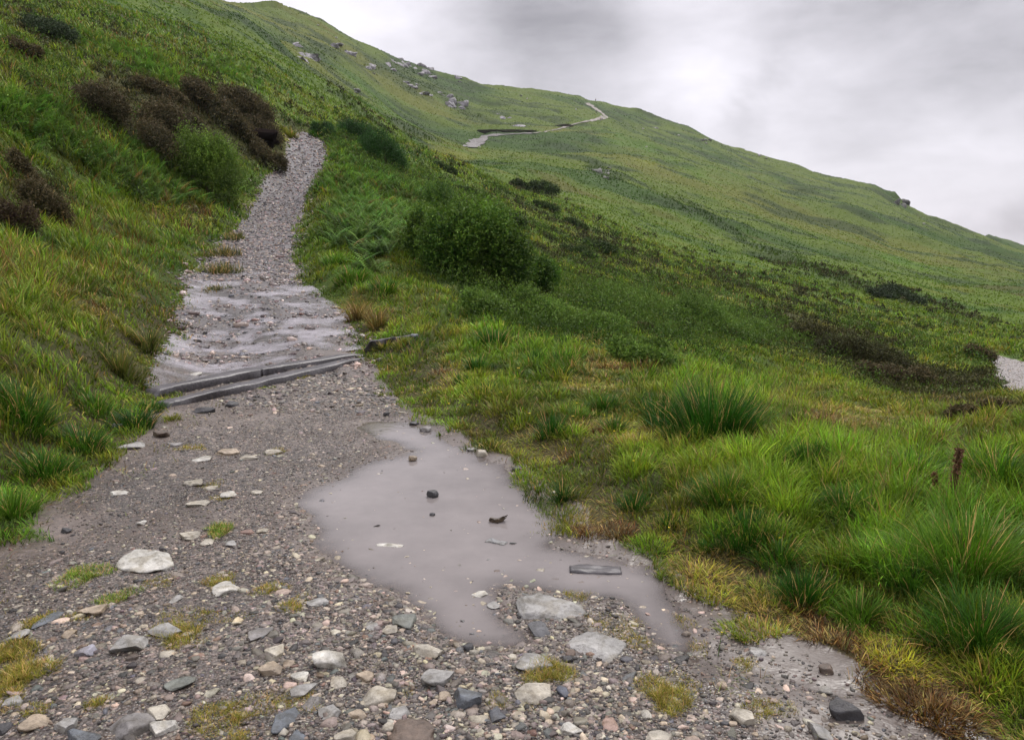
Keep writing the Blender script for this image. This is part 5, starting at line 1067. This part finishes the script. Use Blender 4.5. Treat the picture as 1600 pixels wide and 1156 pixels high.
# ------------------------------------------------------------------ hill path
def ribbon(name, pts, mat, col, lift=0.25, kind='structure'):
    V = []; n_ = 5
    for i in range(len(pts) - 1):
        (x0, y0, w0), (x1, y1, w1) = pts[i], pts[i + 1]
        for t in np.linspace(0, 1, 10, endpoint=(i == len(pts) - 2)):
            px, py, w_ = x0 + (x1 - x0) * t, y0 + (y1 - y0) * t, w0 + (w1 - w0) * t; V.append((*hit(px, py, HF), w_ * (1 + .2 * math.sin(i * 5 + t * 9))))
    V = np.array(V); 
    for _ in range(2): V[1:-1, :2] = (V[:-2, :2] + 2 * V[1:-1, :2] + V[2:, :2]) / 4
    T_ = np.gradient(V[:, :2], axis=0); T_ /= np.linalg.norm(T_, axis=1)[:, None] + 1e-9; Sd = np.stack([-T_[:, 1], T_[:, 0]], 1)
    us = np.linspace(-.5, .5, n_); P_ = V[:, None, :2] + Sd[:, None] * us[None, :, None] * V[:, None, 2:3] * (1 + .35 * fbm(np.arange(len(V)) * 1.0, np.zeros(len(V)) + 3.3, 2.5, 3, 88))[:, None, None]
    Z_ = HF(P_[..., 0], P_[..., 1]) + lift; Vx = np.concatenate([P_, Z_[..., None]], -1); idx = np.arange(len(V) * n_).reshape(-1, n_)
    q = np.stack([idx[:-1, :-1], idx[1:, :-1], idx[1:, 1:], idx[:-1, 1:]], -1).reshape(-1, 4)
    o = mk_obj(name, mk_mesh(name, Vx.reshape(-1, 3), q, None, np.tile(col, (Vx.size // 3, 1)), mat, smooth=True)); return tag(o, kind=kind)
M_BANK = plain('bank_earth', (0.028, 0.028, 0.018), 1.0); M_BANK.node_tree.nodes['Principled BSDF'].inputs['Specular IOR Level'].default_value = 0.0
ribbon('hill_path', [(738,232,4.5),(746,221,4.2),(760,213,2.6),(800,210.5,1.0),(835,209,0.7)], M_CRAG, (0.13,0.115,0.112))
ribbon('hill_path', [(835,209,0.8),(855,206,0.7),(872,203,0.8),(900,194,1.3),(925,189,1.6),(948,184,2.2),(938,176,2.6),(928,169,3.2),(917,162,4.0)], M_CRAG, (0.19,0.16,0.135))
for i, (px, py, w_, h_) in enumerate(((762,207,34,6),(795,206,40,5),(822,206,30,4))):
    lump('cut_bank', px, py, w_, h_ * .7, M_BANK, ('left', 'middle', 'right')[i] + ' stretch of dark cut bank above the hill path', 'bank', .25, seed=20 + i, sub=3)
lump('cut_bank', 880, 198, 34, 4, M_BANK, 'dark bank above the path where it climbs towards the hikers', 'bank', .25, seed=27, sub=3)

# ------------------------------------------------------------------ hikers on the hill path
import bmesh
def skin_mesh(pts, edges, radii, name, mat, sub=1):
    me = bpy.data.meshes.new(name); me.from_pydata([Vector(p) for p in pts], edges, []); o = bpy.data.objects.new(name, me); COL.objects.link(o)
    sk_ = o.modifiers.new('skin', 'SKIN'); sb = o.modifiers.new('sub', 'SUBSURF'); sb.levels = sb.render_levels = sub
    for i, rd in enumerate(radii): me.skin_vertices[0].data[i].radius = rd if isinstance(rd, tuple) else (rd, rd)
    me.skin_vertices[0].data[0].use_root = True
    dg = bpy.context.evaluated_depsgraph_get(); m2_ = bpy.data.meshes.new_from_object(o.evaluated_get(dg)); bpy.data.objects.remove(o)
    m2_.name = name; m2_.materials.clear(); m2_.materials.append(mat); m2_.polygons.foreach_set('use_smooth', [True] * len(m2_.polygons)); return m2_
def make_person(px, py, turn, jacket, trousers, pack, label, stride=0.22):
    x, y, z = ground(px, py); root = empty('person', (x, y, z + .3)); root.rotation_euler = (0, 0, rad(turn)); tag(root, label, 'person')
    s_ = stride
    J = dict(pel=(0,0,.95), ch=(0,.02,1.25), nk=(0,.03,1.47), hd=(0,.06,1.62), tp=(0,.06,1.74), sl=(-.19,.02,1.40), sr=(.19,.02,1.40), el=(-.25,-.08,1.14), er=(.25,.10,1.14), wl=(-.24,.08,.93), wr=(.24,.28,.98), fl=(-.24,.12,.84), fr=(.24,.36,.96),
             hl=(-.1,0,.90), hr=(.1,0,.90), kl=(-.1,s_+.05,.50), kr=(.1,-s_*.3,.48), al=(-.1,s_,.08), ar=(.1,-s_-.12,.12), tl=(-.1,s_+.17,.03), tr=(.1,-s_+.02,.02))
    names = list(J); pts = [J[k] for k in names]; ix = {k: i for i, k in enumerate(names)}
    E = [('pel','ch'),('ch','nk'),('nk','hd'),('hd','tp'),('ch','sl'),('ch','sr'),('sl','el'),('sr','er'),('el','wl'),('er','wr'),('wl','fl'),('wr','fr'),('pel','hl'),('pel','hr'),('hl','kl'),('hr','kr'),('kl','al'),('kr','ar'),('al','tl'),('ar','tr')]
    R_ = dict(pel=(.15,.11),ch=(.16,.11),nk=.055,hd=.095,tp=.08,sl=.06,sr=.06,el=.042,er=.042,wl=.03,wr=.03,fl=.035,fr=.035,hl=.085,hr=.085,kl=.058,kr=.058,al=.04,ar=.04,tl=.035,tr=.035)
    mk_obj('body', skin_mesh(pts, [(ix[a], ix[b]) for a, b in E], [R_[k] for k in names], 'body', M_SKIN), root)
    def part(keys, edges, grow, nm, mt):
        k = list(keys); i2 = {q: i for i, q in enumerate(k)}; rr = [tuple(v * grow for v in R_[q]) if isinstance(R_[q], tuple) else R_[q] * grow for q in k]
        mk_obj(nm, skin_mesh([J[q] for q in k], [(i2[a], i2[b]) for a, b in edges], rr, nm, mt), root)
    part(['pel','ch','sl','sr','el','er','wl','wr'], [('pel','ch'),('ch','sl'),('ch','sr'),('sl','el'),('sr','er'),('el','wl'),('er','wr')], 1.3, 'jacket', jacket)
    part(['pel','hl','hr','kl','kr','al','ar'], [('pel','hl'),('pel','hr'),('hl','kl'),('hr','kr'),('kl','al'),('kr','ar')], 1.25, 'trousers', trousers)
    mk_obj('hair', skin_mesh([(0,.05,1.68),(0,.03,1.77),(0,-.04,1.70)], [(0,1),(1,2)], [.10,.085,.07], 'hair', M_DARK), root)
    if pack: mk_obj('backpack', skin_mesh([(0,-.2,1.08),(0,-.22,1.25),(0,-.19,1.42)], [(0,1),(1,2)], [(.15,.10),(.16,.12),(.12,.08)], 'backpack', pack), root)
M_SKIN = plain('skin', (0.5, 0.33, 0.25)); M_DARK = plain('dark_cloth', (0.03, 0.03, 0.035)); M_YEL = plain('yellow_cloth', (0.55, 0.5, 0.12)); M_WHT = plain('light_cloth', (0.6, 0.6, 0.6)); M_BLU = plain('navy_cloth', (0.04, 0.05, 0.1))
make_person(930.6, 160.5, 160, M_DARK, M_DARK, M_BLU, 'hiker in dark clothes silhouetted on the skyline')
make_person(931.6, 179, 20, M_DARK, M_DARK, None, 'dark-clad hiker on the path just below the skyline')
make_person(938, 190.5, 200, M_YEL, M_BLU, M_DARK, 'hiker in a yellow jacket, lowest on the hill path')
make_person(940.6, 189.5, 190, M_WHT, M_DARK, None, 'hiker in a light top right behind the yellow jacket')

# ------------------------------------------------------------------ small plants in the near grass
M_DOCK = plain('dried_seeds', (0.16, 0.075, 0.035), 0.8); M_FLOW_Y = plain('yellow_petals', (0.75, 0.6, 0.03), 0.5); M_STEMG = plain('flower_stem', (0.1, 0.17, 0.04), 0.6)
def dock(px, py, hpx, label, lean=0.1):
    x, y, z = ground(px, py); r = math.hypot(x, y); H_ = hpx * r / FPX; root = empty('dock_plant', (x, y, z)); tag(root, label, 'dock plant')
    tip = np.array([lean * H_, 0, H_]); v, q, t, c = tube((0, 0, -.02), tip, .006, .003); mk_obj('stem', mk_mesh('stem', v, q, t, c, M_TWIG), root)
    n = 900; tt = 1 - RNG.random(n) ** 1.2 * .75; an = RNG.uniform(0, 6.28, n); rr = RNG.uniform(.1, 1, n) * .030 * H_ / .4 * (1.1 - tt * .6) * (.6 + .7 * np.sin(tt * 34) ** 2)
    cen = tip * tt[:, None] + np.stack([rr * np.cos(an), rr * np.sin(an), 0 * an], 1); v, q, t, c = leaves(cen, RNG.uniform(.008, .018, n), an, RNG.normal(.2, .7, n), np.full((n, 3), .1), .8); mk_obj('seed_head', mk_mesh('seed_head', v, q, t, c, M_DOCK), root)
dock(1484, 792, 84, 'tall rusty brown dock seed stalk standing in the grass at the right', 0.08); dock(1468, 785, 42, 'short curled brown dock stalk left of the tall one', -.25)
def flower(px, py, hpx, label, grp):
    x, y, z = ground(px, py + 12); r = math.hypot(x, y); H_ = 0.10; root = empty('yellow_flower', (x, y, z)); tag(root, label, 'flower', grp)
    v, q, t, c = tube((0, 0, 0), (0.01, 0, H_), .0018, .0014); mk_obj('stem', mk_mesh('stem', v, q, t, c, M_STEMG), root)
    sz = 3.2 * r / FPX; a = np.arange(6) * math.pi / 3; cen = np.tile((0.01, 0, H_), (6, 1)); v, q, t, c = leaves(cen, np.full(6, sz * .8), a, np.full(6, .45), np.full((6, 3), .5), .8); mk_obj('petals', mk_mesh('petals', v, q, t, c, M_FLOW_Y), root)
for px, py in ((809,577),(646,580),(893,657),(781,617),(1136,796),(1214,858),(987,731),(1122,1013),(1528,813),(900,635),(700,635),(730,637),(957,682),(71,672),(110,640),(826,652),(1042,840),(662,617)):
    flower(px, py, 8, 'tiny yellow wildflower dotted in the verge grass', 'yellow wildflowers in the grass')
# tall seed-bearing stems
def seed_stems():
    spots = [(1340,720,90,60),(1250,690,60,50),(1180,650,80,60),(560,470,60,30),(1480,700,120,40),(640,500,60,30),(250,470,120,60),(120,470,140,80),(1080,640,90,60),(1400,800,200,90)]
    R_, H_ = [], []
    for px, py, w_, h_ in spots:
        for _ in range(26):
            x, y = hit(px + RNG.normal(0, w_ * .4), py + RNG.normal(0, h_ * .25), HF)
            if math.hypot(x, y) < 26 and float(HT(np.array([x]), np.array([y]))[0]) > .2: R_.append((x, y, gz(x, y))); H_.append(RNG.uniform(.35, .6))
    R_ = np.array(R_); H_ = np.array(H_); n = len(R_); az = RNG.normal(.4, .6, n); lean = np.abs(RNG.normal(.25, .15, n)); r = np.hypot(R_[:, 0], R_[:, 1])
    c = np.tile((0.20, 0.15, 0.06), (n, 1)); v = blades(R_, H_, np.maximum(.002, .0006 * r), az, lean, np.full(n, .4), c, c * .8, 4)
    tipp = v[0].reshape(n, -1, 3)[:, -1]; m_ = 14; cen = np.repeat(tipp, m_, 0) - np.stack([np.repeat(np.cos(az), m_), np.repeat(np.sin(az), m_), np.ones(n * m_)], 1) * RNG.uniform(0, .07, (n * m_, 1)) + RNG.normal(0, .006, (n * m_, 3))
    lv = leaves(cen, np.repeat(np.maximum(.008, .001 * r), m_), RNG.uniform(0, 6.28, n * m_), RNG.uniform(0, 1.2, n * m_), np.tile((0.14, 0.085, 0.05), (n * m_, 1)), .5)
    vv, q, t, cc = join([v, lv]); tag(mk_obj('seed_stems', mk_mesh('seed_stems', vv, q, t, cc, M_GRASS)), 'thin brown flowering grass stems nodding above the green grass', 'grass', kind='stuff')
seed_stems()

# ------------------------------------------------------------------ damp air
def haze():
    bpy.ops.mesh.primitive_cube_add(size=1); o = bpy.context.object; o.name = 'haze'
    zt = float(ZZ.max()) + 3; zb = float(ZZ.min()) - 1; o.scale = (5400, 5400, zt - zb); o.location = (0, 0, (zt + zb) / 2)
    m, nt_, out_ = new_mat('damp_air'); v = nd(nt_, 'ShaderNodeVolumePrincipled', Density=0.0001, Anisotropy=0.2); v.inputs['Color'].default_value = (0.93, 0.93, 1.0, 1)
    nt_.links.new(v.outputs[0], out_.inputs['Volume']); o.data.materials.append(m); tag(o, kind='stuff', label='thin damp haze over the whole valley')
haze()
